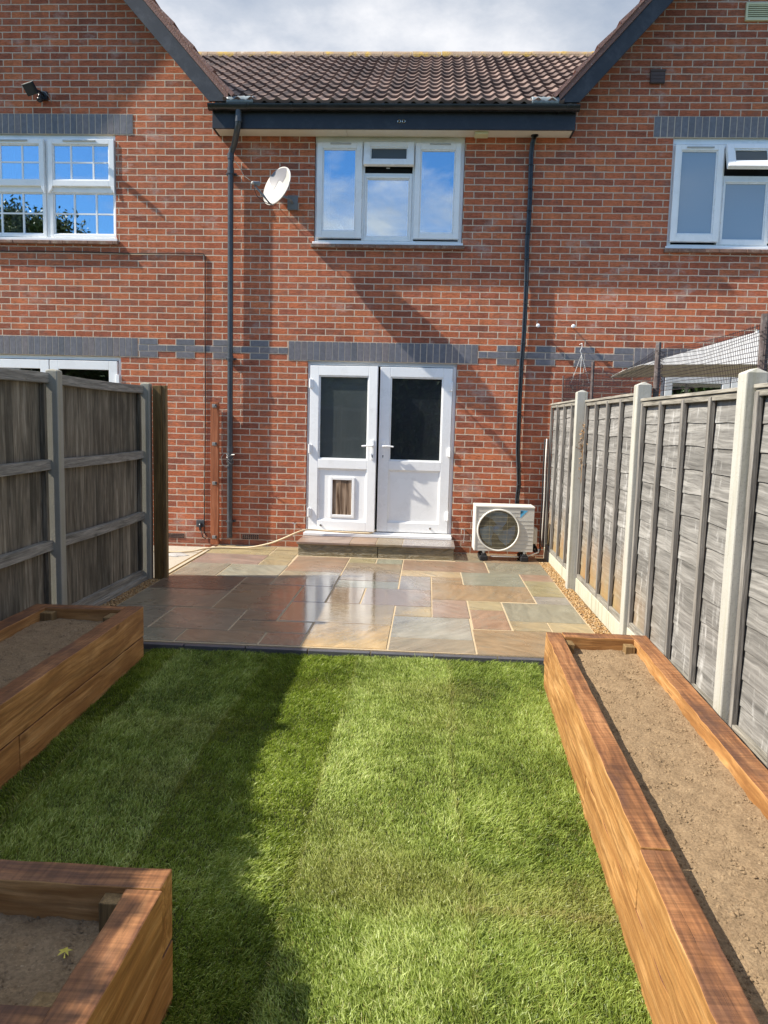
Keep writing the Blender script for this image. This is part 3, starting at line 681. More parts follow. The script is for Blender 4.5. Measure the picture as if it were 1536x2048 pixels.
# middle window
x0, x1, z0, z1 = MW
mb = window('window', x0, x1, z0, 4.735); mb.box(x0+.004, x1-.004, .026, .10, 4.735, 4.80); mb.box(-.728, -.700, .03, .10, z0+.05, 4.69); mb.box(-.150, -.122, .03, .10, z0+.05, 4.69); mb.box(-.70, -.15, .03, .10, 4.372, 4.402)
wm = mb.build('window', 'upvc', H, bevel=.003); tag(wm, 'white three light window with its small top vent open')
casement(wm, -1.251, -.728, 3.664, 4.722, -1.188, -.798, 3.741, 4.660, .01)
casement(wm, -.121, .400, 3.664, 4.722, -.058, .339, 3.727, 4.652, .01)
casement(wm, -.712, -.136, 4.462, 4.722, -.638, -.208, 4.520, 4.668, .0, 'vent_reflect_grey', tilt=math.radians(9), name='vent_casement')
casement(wm, -.699, -.151, 3.645, 4.371, -.681, -.179, 3.690, 4.347, .05, name='fixed_light')
for a in (-1.10, .04):
    mb = MB(); mb.box(a, a+.24, -.034, -.018, 4.700, 4.714); mb.build('trickle_vent', 'upvc_grey', wm, bevel=.003)
mb = MB(); mb.box(-.69, -.16, .06, .09, 4.40, 4.47); mb.build('opening', 'dark_void', wm)
mb = MB(); mb.cyl((-.45, -.01, 4.447), (-.41, -.01, 4.447), .008, 8); mb.build('stay', 'steel', wm)
curtain(wm, -1.185, -1.12, 3.70, 4.70, n=14); 
mb = MB(); mb.add([(-1.03, .15, 3.72), (-.90, .15, 3.72), (-.985, .14, 3.86)], [(0, 1, 2)]); mb.build('net_curtain', 'curtain', wm)
mb = MB(); mb.add([(-.055, .15, 4.65), (-.055, .15, 4.35), (-.02, .14, 4.38), (-.035, .14, 4.55)], [(0, 1, 2, 3)]); mb.build('net_curtain', 'curtain', wm)
cills(wm, x0, x1, 3.592)
# right window, obscured glass
x0, x1, z0, z1 = RW
mb = window('window', x0, x1, z0, 4.74); mb.box(x0+.004, x1-.004, .026, .10, 4.74, 4.80); mb.box(3.331, 3.364, .03, .10, z0+.05, 4.69); mb.box(3.87, 3.90, .03, .10, z0+.05, 4.69); mb.box(3.364, 3.87, .03, .10, 4.352, 4.404)
wr = mb.build('window', 'upvc', H, bevel=.003); tag(wr, 'white window with obscured glass and a vent pushed open')
casement(wr, 2.797, 3.333, 3.672, 4.722, 2.862, 3.268, 3.752, 4.665, .01, 'frosted_glass')
casement(wr, 3.90, 4.50, 3.672, 4.722, 3.965, 4.44, 3.752, 4.665, .01, 'frosted_glass')
casement(wr, 3.352, 3.882, 4.43, 4.722, 3.43, 3.805, 4.50, 4.66, .0, 'vent_reflect_grey', tilt=math.radians(22), name='vent_casement')
casement(wr, 3.364, 3.87, 3.648, 4.352, 3.380, 3.853, 3.70, 4.335, .05, 'frosted_glass', name='fixed_light')
mb = MB(); mb.box(2.92, 3.22, -.034, -.018, 4.685, 4.70); mb.build('trickle_vent', 'upvc_grey', wr, bevel=.003)
mb = MB(); mb.box(3.365, 3.869, .06, .09, 4.40, 4.70); mb.build('opening', 'dark_void', wr)
cills(wr, x0, x1, 3.592)

# doors ---------------------------------------------------------
def door_frame(x0, x1, z0, z1, label):
    mb = MB(); mb.box(x0+.003, x0+.045, .035, .105, z0+.07, z1-.002); mb.box(x1-.045, x1-.003, .035, .105, z0+.07, z1-.002); mb.box(x0+.045, x1-.045, .035, .105, z1-.045, z1-.002)
    o = mb.build('door_frame', 'upvc', H, bevel=.003); o['label'] = label
    mb = MB(); mb.box(x0-.012, x1+.002, -.075, .11, z0+.012, z0+.045); mb.box(x0+.003, x1-.003, -.02, .11, z0+.045, z0+.068); mb.build('threshold', 'upvc', o, bevel=.003)
    return o
fr = door_frame(*MD, 'white frame around the half glazed french doors')
mb = MB(); mb.box(-1.335, .445, .02, .06, 2.222, 2.25); mb.build('drip_trim', 'upvc_grey', fr)
def leaf(x0, x1, label, glassx, hinge_left, rot=0):
    """a half glazed door leaf; x0..x1, stile inner edges glassx"""
    g0, g1 = glassx; za, zb = .228, 2.196; y0, y1 = .0, .055
    piv = x0 if hinge_left else x1
    D = bpy.data.objects
    mb = MB(); mb.box(x0, g0, y0, y1, za, zb); mb.box(g1, x1, y0, y1, za, zb); mb.box(g0, g1, y0, y1, 2.082, zb); mb.box(g0, g1, y0, y1, .978, 1.088); mb.box(g0, g1, y0, y1, za, .343)
    b = .016
    for (zc, zd) in ((1.088, 2.082), (.343, .978)):
        for (a, c, e, h) in ((g0, g0+b, zc, zd), (g1-b, g1, zc, zd), (g0+b, g1-b, zd-b, zd), (g0+b, g1-b, zc, zc+b)): mb.box(a, c, y0+.014, y1, e, h)
    M = Matrix.Translation((piv, 0, 0)) @ Matrix.Rotation(rot, 4, 'Z') @ Matrix.Translation((-piv, 0, 0))
    mb.v = [tuple(M @ Vector(v)) for v in mb.v]
    o = mb.build('door', 'upvc', H, bevel=.004); o['label'] = label
    def sub(name, m_, mat, bevel=.002, smooth=False):
        m_.v = [tuple(M @ Vector(v)) for v in m_.v]; return m_.build(name, mat, o, bevel=bevel, smooth=smooth, loc=(0, 0, 0))
    m_ = MB(); m_.box(g0+b-.002, g1-b+.002, .030, .036, 1.102, 2.068); sub('pane', m_, 'door_glass', 0)
    m_ = MB(); m_.box(g0, g1, .048, .051, 1.09, 2.08); sub('pane_backing', m_, 'blind_grey' if hinge_left else 'backing_dark', 0)  # grey blind behind the left leaf, plain dark sheet behind the right
    m_ = MB(); m_.box(g0+b-.002, g1-b+.002, .024, .046, .357, .964); sub('panel', m_, 'upvc', .002)
    hx = (g1+x1)/2+.01 if hinge_left else (x0+g0)/2-.008
    s_ = -1 if hinge_left else 1
    m_ = MB(); m_.box(hx-.016, hx+.016, -.012, .0, 1.10, 1.335); m_.cyl((hx, -.002, 1.262), (hx, -.045, 1.262), .012, 10); m_.tube([(hx, -.045, 1.262), (hx+s_*.05, -.05, 1.264), (hx+s_*.125, -.045, 1.258)], .010, 8); sub('handle', m_, 'upvc', .003)
    m_ = MB(); m_.cyl((hx, -.0125, 1.145), (hx, -.0145, 1.145), .008, 10); m_.box(hx-.003, hx+.003, -.0148, -.0125, 1.122, 1.142); sub('keyhole', m_, 'dark_void', 0)
    hgx = x0+.004 if hinge_left else x1-.004
    for z in (1.985, 1.208, .437):
        m_ = MB(); m_.box(hgx-.012, hgx+.03 if hinge_left else hgx+.012, -.014, .0, z-.05, z+.05) if hinge_left else m_.box(hgx-.03, hgx+.012, -.014, .0, z-.05, z+.05)
        m_.cyl((hgx, -.016, z-.055), (hgx, -.016, z+.055), .011, 10); sub('hinge', m_, 'upvc', .003)
    bx = x0+.155 if hinge_left else x1-.21
    m_ = MB(); m_.cyl((bx, -.001, .285), (bx, -.016, .285), .013, 12); sub('door_stop', m_, 'steel', 0)
    return o, M
dl, Ml = leaf(-1.298, -.486, 'half glazed white door standing slightly ajar with a pet flap', (-1.192, -.590), True, math.radians(-4.5))
m_ = MB(); frame_ring(m_, -1.042, -.738, .386, .876, .034, .008, .024); m_.v = [tuple(Ml @ Vector(v)) for v in m_.v]; m_.build('pet_flap_frame', 'upvc', dl, bevel=.004, loc=(0, 0, 0))
m_ = MB(); V = []
for i in range(13):
    x = -1.008+.236*i/12; V += [(x, .019+.003*math.sin(i*1.3), .42), (x, .019+.002*math.sin(i*.9), .842)]
m_.add(V, [(2*i, 2*i+2, 2*i+3, 2*i+1) for i in range(12)]); m_.v = [tuple(Ml @ Vector(v)) for v in m_.v]; m_.build('pet_flap', 'flap_plastic', dl, smooth=True, loc=(0, 0, 0))
dr, Mr = leaf(-.462, .394, 'half glazed white door standing closed with a plain lower panel', (-.337, .285), False, math.radians(.6))
# neighbouring glazed doors partly seen over the fences
fl = door_frame(*LD, 'white glazed doors seen above the dark boarded fence')
for (a, b_) in ((-5.3, -4.50), (-4.487, -3.65)):
    mb = MB(); frame_ring(mb, a, b_, .23, 2.195, .105, .005, .055); o = mb.build('door', 'upvc', H, bevel=.004)
    mb = MB(); mb.box(a+.1, b_-.1, .028, .034, .33, 2.095); mb.build('pane', 'door_glass', o, loc=(0, 0, 0))
    for z in (1.985, 1.2, .43):
        mb = MB(); mb.box((b_-.01 if b_ > -4 else a-.02), (b_+.03 if b_ > -4 else a+.02), -.016, .004, z-.05, z+.05); mb.build('hinge', 'upvc', o, loc=(0, 0, 0), bevel=.003)
frr = door_frame(*RD, 'white glazed doors seen behind the wire netting')
for (a, b_) in ((2.86, 3.60), (3.612, 4.55)):
    mb = MB(); frame_ring(mb, a, b_, .23, 2.17, .085, .005, .055); o = mb.build('door', 'upvc', H, bevel=.004)
    mb = MB(); mb.box(a+.08, b_-.08, .028, .034, .30, 2.095); mb.build('pane', 'glass' if a < 3 else 'door_glass', o, loc=(0, 0, 0))
# air bricks
for (a, b_, z) in ((-3.045, -2.825, .062), (-2.115, -1.905, .078)):
    mb = MB(); mb.box(a+.004, b_-.004, -.004, .02, z, z+.062, 0)
    for i in range(3):
        for k in range(8): mb.box(a+.014+k*.025, a+.028+k*.025, -.0065, -.003, z+.006+i*.019, z+.018+i*.019, 1)
    mb.build('air_brick', ['tile_sill', 'dark_void'], H)

# roofs ---------------------------------------------------------
def roll(x):   # pantile-like wave, period .15
    t = (x/.15) % 1.0
    return .030*(.5+.5*math.cos(2*PI*(t+.09*math.sin(2*PI*t))))
t30 = .577; c30 = math.cos(math.atan(t30)); s30 = math.sin(math.atan(t30))
mb = MB(); gauge = .318; rows = 13; nx = 12
X0, X1 = -4.35, 3.45; y00, z00 = -.345, 5.03
NX = int((X1-X0)/.15*nx)
V = []; F = []; C = []
for r_ in range(rows):
    colr = [random.random() for _ in range(60)]
    offs = [(0, -.016), (0, .024), (gauge+.02, -.006)]   # (along slope, height off the plane) butt bottom, butt top, head
    base = len(V); sag = .006*math.sin(r_*1.7)
    for (dl_, hh) in offs:
        zc_ = z00+(r_+.5)*gauge*s30; xl_ = -2.262 if r_ < 1 else -2.262-(zc_-5.02)/1.103; xr_ = 1.482 if r_ < 1 else 1.482+(zc_-5.02)/1.103
        for i in range(NX+1):
            x = min(max(X0+(X1-X0)*i/NX, xl_), xr_); L = r_*gauge+dl_; h = hh+(roll(x) if hh > -.01 else roll(x))+ .004*math.sin(x*2.1+r_)*.5
            y = y00+L*c30-h*s30; z = z00+L*s30+h*c30; V.append((x, y, z))
            q = colr[int((x-X0)/.3) % 60]; C.append((q, q, q, 1))
    w = NX+1
    for k in range(2):
        for i in range(NX):
            F.append((base+k*w+i, base+k*w+i+1, base+(k+1)*w+i+1, base+(k+1)*w+i))
rf = fast_mesh('roof', V, F, 'roof_tile', True, H, C); rf['label'] = 'brown pantiled roof slope between the gables'
try: rf.data.set_sharp_from_angle(angle=math.radians(50))
except Exception: pass
yr = y00+rows*gauge*c30; zr = z00+rows*gauge*s30
mb = MB(); x = X0
while x < X1:
    x2 = x+.45; V = []
    n = 10
    for xx, rr in ((x+.004, .098), (x2-.004, .094)):
        for k in range(n+1):
            a = PI*(k/n); V.append((xx, yr+.02-math.cos(a)*rr*1.15, zr-.035+math.sin(a)*rr*1.15+random.uniform(-.003, .003)))
    mb.add(V, [(k, n+1+k, n+2+k, k+1) for k in range(n)]+[tuple(range(n, -1, -1)), tuple(range(n+1, 2*n+2))]); x = x2
mb.build('ridge_tile', 'ridge_tile', rf, loc=(0, 0, 0))
mb = MB(); mb.add([(X0, yr, zr), (X1, yr, zr), (X1, yr+3.8, zr-2.2), (X0, yr+3.8, zr-2.2)], [(0, 1, 2, 3)]); mb.build('rear_slope', 'roof_tile', rf, loc=(0, 0, 0))
# eaves: fascia, soffit, gutter
mb = MB(); mb.box(-2.412, 1.632, -.25, -.228, 4.785, 4.995); mb.box(-2.412, -2.392, -.228, -.002, 4.785, 4.99); mb.box(1.612, 1.632, -.228, -.002, 4.785, 4.99)
fa = mb.build('fascia', 'fascia', H, bevel=.002)
mb = MB()
for x in (-.305, -.255): mb.tube([(x+.016*math.cos(a), -.256, 4.868+.016*math.sin(a)) for a in np.linspace(0, 2*PI, 13)], .004, 6)
mb.build('screw_eye', 'steel', fa, loc=(0, 0, 0))
mb = MB(); mb.box(-2.39, -.905, -.228, -.001, 4.792, 4.80); mb.box(-.902, 1.61, -.228, -.001, 4.7925, 4.8005); so_ = mb.build('soffit', 'soffit', H)
mb = MB(); mb.box(.54, .69, -.19, -.045, 4.765, 4.792); mb.build('soffit_vent', 'cream', so_, loc=(0, 0, 0), bevel=.004)
def half_gutter(mb, x0, x1, r_, yc, zc, th=.004, n=12):
    V = []
    for rr in (r_, r_-th):
        for xx in (x0, x1):
            for k in range(n+1):
                a = PI+PI*k/n; V.append((xx, yc+math.cos(a)*rr, zc+math.sin(a)*rr))
    m = n+1; F = []
    for k in range(n):
        F.append((k+1, k, m+k, m+k+1)); F.append((2*m+k, 2*m+k+1, 3*m+k+1, 3*m+k)); F.append((k, k+1, 2*m+k+1, 2*m+k)); F.append((m+k+1, m+k, 3*m+k, 3*m+k+1))
    F.append((0, 2*m, 3*m, m)); F.append((n, m+n, 3*m+n, 2*m+n)); mb.add(V, F)
    return mb
GY, GZ = -.31, 5.012
mb = MB(); half_gutter(mb, -2.43, 1.65, .057, GY, GZ)
for xx in (-2.43, 1.65):   # stop ends
    V = [(xx, GY, GZ)]+[(xx, GY+math.cos(PI+PI*k/12)*.06, GZ+math.sin(PI+PI*k/12)*.06) for k in range(13)]
    mb.add(V+[(v[0]+(.006 if xx > 0 else -.006), v[1], v[2]) for v in V], [(0, k+1, k+2) for k in range(12)]+[(14, k+16, k+15) for k in range(12)]+[(k+1, k+15, k+16, k+2) for k in range(12)])
gu = mb.build('gutter', 'black_plastic', H, smooth=False); shade_auto(gu)
mb = MB()
for xx in (-2.405, -2.34, -1.98, -1.503, -.479, .55, 1.53, 1.60): half_gutter(mb, xx-.012, xx+.012, .062, GY, GZ+.001, .007)
half_gutter(mb, -2.20, -2.00, .064, GY, GZ+.001, .008); mb.build('gutter_bracket', 'black_plastic', gu, loc=(0, 0, 0))
# downpipe
mb = MB(); px = -2.25
pth = [(-2.10, GY, 4.98), (-2.10, GY, 4.86), (-2.105, GY+.005, 4.80), (-2.13, GY+.05, 4.74), (-2.20, -.10, 4.655), (-2.235, -.07, 4.61), (-2.25, -.06, 4.56), (-2.25, -.06, 4.50)]
mb.tube(pth, .034, 14); mb.tube([(-2.25, -.06, 4.5), (-2.25, -.06, 2.3), (-2.252, -.06, .10)], .033, 14)
for z in (4.86, 4.545, 4.39, 2.255, 1.18): mb.cyl((-2.25 if z < 4.8 else -2.10, -.06 if z < 4.8 else GY, z-.03), (-2.25 if z < 4.8 else -2.10, -.06 if z < 4.8 else GY, z+.03), .039, 14)
dp = mb.build('downpipe', 'downpipe', H); shade_auto(dp)
for z in (4.36, 2.25, .30):
    mb = MB(); mb.cyl((-2.25, -.06, z-.012), (-2.25, -.06, z+.012), .041, 14); mb.box(-2.31, -2.19, -.03, -.001, z-.012, z+.012); mb.build('pipe_clip', 'downpipe', dp, loc=(0, 0, 0), bevel=.002)
mb = MB()
for k in range(3):
    zc = 1.02+.045*k
    mb.tube([(-2.25+.04*math.cos(a), -.06+.04*math.sin(a), zc+.02*math.sin(2*a+k)) for a in np.linspace(0, 2*PI, 15)], .003, 5)
mb.tube([(-2.25, -.10, 1.12), (-2.31, -.11, 1.125), (-2.345, -.10, 1.08), (-2.34, -.09, 1.0), (-2.29, -.09, .96), (-2.26, -.1, .99)], .0028, 5)
mb.tube([(-2.22, -.10, 1.11), (-2.18, -.11, 1.115)], .006, 6)
tag(mb.build('tie_wire', 'galv'), 'twisted grey wire knotted round the dark downpipe at waist height', 'wire')
# gables: barge boards, verge, roof slopes
def gable_roof(x0, x1, side):
    """x0,x1: feet of the barge board's outer (upper) edge at z=5.05"""
    xm = (x0+x1)/2; zf = 5.045; za = zf+(xm-x0)*1.103
    R_ = []
    y0, y1 = -.33, -.305
    def band(lo, hi, ya, yb, mats, name, par, foot=0.0):
        # parallel band measured vertically below the verge line: lo..hi downward offsets
        mb = MB()
        for s_, xa in ((1, x0), (-1, x1)):
            def pt(off, t): # t 0 foot ..1 apex
                x = xa+(xm-xa)*t; z = zf+(za-zf)*t-off; return (x, z)
            a, b_ = pt(lo, 0), pt(lo, 1); c, d_ = pt(hi, 1), pt(hi, 0)
            if foot: # cut the foot level
                k = (foot-0)/1.103
                a = (a[0], a[1]); d_ = (xa+s_*((hi-lo)/1.103), a[1])
            poly = [d_, c, b_, a] if s_ == 1 else [a, b_, c, d_]
            mb.prism(poly, ya, yb)
        return mb.build(name, mats, par, bevel=.002)
    bg_ = band(.0, .245, y0, y1, 'barge', 'barge_board', H, foot=1)
    ve = band(-.083, -.003, y0-.02, y1+.10, 'verge', 'verge', H)
    # little stepped tile ends along the verge
    mb = MB()
    for s_, xa in ((1, x0), (-1, x1)):
        L = math.hypot(xm-xa, za-zf); ux, uz = (xm-xa)/L, (za-zf)/L; nxx, nz = -uz*s_, ux*s_
        n = int(L/.33)
        for i in range(n+1):
            for (aa, bb, hh) in ((i*.33, i*.33+.335, 0),):
                p0 = (xa+ux*aa, zf+uz*aa); p1 = (xa+ux*min(bb, L), zf+uz*min(bb, L))
                h0, h1 = .062+.038, .062+.010
                poly = [(p0[0]+nxx*.055, p0[1]+nz*.055), (p1[0]+nxx*.055, p1[1]+nz*.055), (p1[0]+nxx*h1, p1[1]+nz*h1), (p0[0]+nxx*h0, p0[1]+nz*h0)]
                if s_ == -1: poly = poly
                else: poly = poly[::-1]
                mb.prism(poly, y0-.045, y0+.20)
    mb.build('verge_tile', 'verge', ve, loc=(0, 0, 0))
    # soffit under the overhang and the two roof slopes running back
    mb = MB(); 
    for s_, xa in ((1, x0), (-1, x1)):
        o_ = .10
        a = (xa, y0+.02, zf-.03+.09); b_ = (xm, y0+.02, za-.03+.09)
        mb.add([(xa, y0, zf+.07), (xm, y0, za+.07), (xm, 7.6, za+.07), (xa, 7.6, zf+.07)], [(0, 1, 2, 3) if s_ == -1 else (3, 2, 1, 0)])
        mb.add([(xa, y0, zf+.03), (xm, y0, za+.03), (xm, 7.6, za+.03), (xa, 7.6, zf+.03)], [(0, 1, 2, 3) if s_ == 1 else (3, 2, 1, 0)])
    mb.build('gable_roof', 'roof_tile', H)
    mb = MB()
    for s_, xa in ((1, x0), (-1, x1)):
        mb.add([(xa, y1, zf-.10), (xm, y1, za-.10), (xm, -.002, za-.10), (xa, -.002, zf-.10)], [(0, 1, 2, 3)])
    mb.build('verge_soffit', 'fascia', H)
gable_roof(-7.18, -2.205, 'l'); gable_roof(1.425, 6.40, 'r')
for (a, b_) in ((-2.222, -1.924), (1.134, 1.428)):
    mb = MB(); V = []
    n = 14
    for i in range(n+1):
        x = a+(b_-a)*i/n; j = .004*math.sin(i*2.3)
        V += [(x, -.36+j, 5.02), (x, -.355+j*.5, 5.075+j), (x, -.335, 5.098+j), (x, -.1, 5.16+j)]
    F = []
    for i in range(n):
        for k in range(3): F.append((4*i+k, 4*i+4+k, 4*i+5+k, 4*i+1+k))
    mb.add(V, F); o = mb.build('lead_flashing', 'lead', H, smooth=True)
    s_ = o.modifiers.new('t', 'SOLIDIFY'); s_.thickness = .008

# extractor vents on the right gable
mb = MB(); mb.box(2.467, 2.627, -.032, -.001, 5.367, 5.503); mb.box(2.46, 2.634, -.040, -.030, 5.492, 5.512)
for i in range(3): mb.add([(2.475, -.036, 5.375+i*.038), (2.619, -.036, 5.375+i*.038), (2.619, -.031, 5.408+i*.038), (2.475, -.031, 5.408+i*.038)], [(0, 1, 2, 3)])
tag(mb.build('wall_vent', 'brown_plastic', bevel=.003), 'small square brown vent cover high on the right gable', 'vent')
mb = MB(); frame_ring(mb, 3.452, 3.80, 6.022, 6.205, .022, -.03, -.001)
for i in range(7): mb.box(3.474, 3.778, -.024, -.004, 6.048+i*.0205, 6.058+i*.0205)
mb.box(3.474, 3.778, -.003, -.001, 6.04, 6.19, 1); tag(mb.build('wall_vent', ['cream', 'dark_void']), 'cream louvred vent at the top right corner of the photo', 'vent')

# ------------------------------------------------------------------ things fixed to the wall
# satellite dish
SD = thing('satellite_dish', 'off white oval satellite dish on the brick wall beside the dark downpipe', 'satellite dish', (-1.60, -.05, 4.08))
nrm = Vector((-.60, -.75, .30)).normalized(); cen = Vector((-1.655, -.33, 4.145))
upv = (Vector((.10, 0, 1))-nrm*nrm.dot(Vector((.10, 0, 1)))).normalized(); rt = upv.cross(nrm).normalized()
Rx, Rz, dep = .215, .225, .036
V = [tuple(cen-nrm*dep)]; rings = 10; seg = 40
for i in range(1, rings+1):
    t = i/rings
    for k in range(seg):
        a = 2*PI*k/seg; V.append(tuple(cen+rt*(Rx*t*math.cos(a))+upv*(Rz*t*math.sin(a))-nrm*(dep*(1-t*t))))
F = [(0, 1+k, 1+(k+1) % seg) for k in range(seg)]
for i in range(rings-1):
    for k in range(seg): F.append((1+i*seg+k, 1+(i+1)*seg+k, 1+(i+1)*seg+(k+1) % seg, 1+i*seg+(k+1) % seg))
mb = MB(); mb.add(V, F)
o = mb.build('reflector', 'dish', SD, smooth=True); sm = o.modifiers.new('t', 'SOLIDIFY'); sm.thickness = .006; sm.offset = 1
rim = MB(); rim.tube([cen+rt*(Rx*math.cos(a))+upv*(Rz*math.sin(a)) for a in np.linspace(0, 2*PI, 49)], .005, 6); rim.build('rim', 'dish', SD, smooth=True)
bot = cen-upv*Rz*.93-nrm*.0; lnb = Vector((-1.80, -.60, 4.045))
lnb = cen+nrm*.27-upv*.125
mb = MB(); mb.tube([bot-nrm*.03, bot+nrm*.02-upv*.012, lnb-upv*.028], [.011, .010, .009], 8); mb.tube([bot-nrm*.02, cen-nrm*.06-upv*.05], .012, 8); mb.build('feed_arm', 'dish_grey', SD, smooth=True)
mb = MB(); dr_ = (cen-lnb).normalized(); mb.tube([lnb-dr_*.035, lnb-dr_*.03, lnb+dr_*.01, lnb+dr_*.045, lnb+dr_*.05], [.012, .021, .022, .027, .024], 12); mb.build('receiver', 'dish_grey', SD, smooth=True)
mb = MB(); mb.tube([lnb-dr_*.05, lnb-dr_*.034], [.014, .02], 12); mb.build('receiver_cap', 'dish', SD, smooth=True)
mb = MB(); mb.tube([cen-nrm*.05-upv*.04, cen-nrm*.10-upv*.06, Vector((-1.53, -.16, 4.05)), Vector((-1.53, -.03, 4.05))], .015, 10); mb.box(-1.59, -1.47, -.03, -.001, 3.97, 4.13); mb.build('wall_bracket', 'dish_grey', SD)
mb = MB(); mb.tube([lnb-upv*.02, lnb-upv*.07+rt*.01, lnb-upv*.11-nrm*.06, bot+nrm*.10-upv*.035, bot+nrm*.03-upv*.02], .0035, 6); mb.tube([lnb-dr_*.02, (-2.02, -.36, 4.24), (-2.10, -.22, 4.37), (-2.19, -.10, 4.48), (-2.22, -.07, 4.50)], .0045, 6); mb.build('cable', 'cable', SD, smooth=True)
mb = MB()
for dx, dz in ((-.02, -.005), (.07, .02)): 
    c_ = cen+rt*dx+upv*dz-nrm*.030; mb.sphere(tuple(c_), .005, seg=8, rings=4)
mb.build('bolt', 'steel', SD)
# grey zigzag marking on the reflector, follows its bowl
def on_dish(a, b_):
    t2 = (a/Rx)**2+(b_/Rz)**2; return tuple(cen+rt*a+upv*b_-nrm*(dep*(1-t2))+nrm*.0085)
mk = MB(); top = []; bots = []
n = 24
for i in range(n+1):
    q = i/n; a = -.175+.265*q
    hi = math.sqrt(max(0, 1-(a/Rx)**2))*Rz*.955
    zg = [(-.175, .085), (-.12, .02), (-.075, -.035), (-.035, .085), (.0, .075), (.045, .05), (.09, .11)]
    lo = np.interp(a, [p[0] for p in zg], [p[1] for p in zg]); lo = min(lo, hi-.001)
    for j in range(7): mk.v.append(on_dish(a, lo+(hi-lo)*j/6))
for i in range(n):
    for j in range(6): mk.f.append((i*7+j, (i+1)*7+j, (i+1)*7+j+1, i*7+j+1)); mk.m.append(0); mk.c.append(None)
mk.build('marking', 'logo_grey', SD, smooth=True)

# floodlight
FL = thing('floodlight', 'black wall floodlight with motion sensor above the left window', 'floodlight', (-4.45, -.02, 5.2))
M = Matrix.Translation((-4.535, -.19, 5.225)) @ Matrix.Rotation(math.radians(-28), 4, 'Z') @ Matrix.Rotation(math.radians(38), 4, 'X')
mb = MB(); mb.box(-.085, .085, -.018, .018, -.062, .062, 0, None, M); mb.build('lamp_head', 'black_plastic', FL, bevel=.005)
mb = MB(); mb.box(-.072, .072, -.021, -.0185, -.05, .05, 0, None, M); mb.build('lens', 'frost' if False else 'room', FL)
mb = MB(); mb.box(-.087, .087, -.02, .02, .0625, .067, 0, None, M); mb.build('top_trim', 'galv', FL)
mb = MB(); mb.sphere((-4.475, -.10, 5.145), .035, (1, 1, .85), 14, 8); mb.cyl((-4.475, -.10, 5.15), (-4.47, -.10, 5.215), .02, 10); mb.build('sensor', 'black_plastic', FL, smooth=True)
mb = MB(); mb.box(-4.50, -4.42, -.04, -.001, 5.17, 5.26); mb.tube([(-4.46, -.04, 5.22), (-4.47, -.10, 5.235), (-4.52, -.16, 5.24)], .012, 8); mb.build('bracket', 'black_plastic', FL)
mb = MB(); mb.tube([(-4.48, -.05, 5.255), (-4.43, -.07, 5.245), (-4.385, -.04, 5.19), (-4.375, -.012, 5.145)], .004, 6); mb.build('cable', 'galv', FL, smooth=True)

# line hooks
for i, (x, lab) in enumerate(((1.352, 'white capped line hook nearest the black conduit'), (1.755, 'white capped line hook further along towards the parasol'))):
    t = thing('line_hook', lab, 'wall hook', (x, 0, 2.70), 'white line hooks in the brickwork')
    mb = MB(); mb.cyl((x, -.001, 2.70), (x, -.055, 2.70), .007, 8); mb.build('stem', 'galv', t, smooth=True)
    mb = MB(); mb.tube([(x, -.05, 2.70), (x, -.052, 2.70), (x, -.088, 2.70), (x, -.09, 2.70)], [.017, .021, .021, .017], 12); mb.build('cap', 'upvc', t, smooth=True)

# conduit from the soffit to the heat pump
CO = thing('pipe_run', 'black pipe run strapped together down the wall from soffit to heat pump', 'pipe', (1.21, -.03, .64))
path = [(1.215, -.075, 4.792), (1.195, -.05, 4.72), (1.187, -.035, 4.60), (1.19, -.033, 4.40), (1.196, -.033, 4.15), (1.194, -.033, 3.9), (1.186, -.033, 3.6), (1.196, -.034, 3.25), (1.199, -.034, 2.95), (1.197, -.034, 2.6), (1.185, -.034, 2.3), (1.182, -.034, 1.9), (1.185, -.034, 1.5), (1.188, -.034, 1.25), (1.205, -.036, 1.05), (1.217, -.036, .85), (1.206, -.04, .70), (1.205, -.06, .50)]
mb = MB(); mb.tube(path, .022, 12); mb.build('pipe', 'conduit', CO, smooth=True)
mb = MB(); mb.tube([(x+.016, y-.018, z) for x, y, z in path], .011, 8); mb.build('pipe', 'conduit', CO, smooth=True)
mb = MB(); mb.tube([(x-.016, y-.016, z) for x, y, z in path], .009, 8); mb.build('pipe', 'downpipe', CO, smooth=True)
for z in (4.48, 4.22, 3.98, 3.72, 3.45, 3.2, 2.95, 2.5, 2.2, 1.7, 1.05, .85):
    x = float(np.interp(-z, [-p[2] for p in path], [p[0] for p in path]))
    mb = MB(); mb.tube([(x+.031*math.cos(a)+.002, -.038+.031*math.sin(a), z) for a in np.linspace(0, 2*PI, 13)], .0035, 5); mb.build('cable_tie', 'rubber', CO)
mb = MB(); mb.cyl((1.215, -.075, 4.784), (1.215, -.075, 4.7925), .042, 14); mb.build('collar', 'rubber', CO)

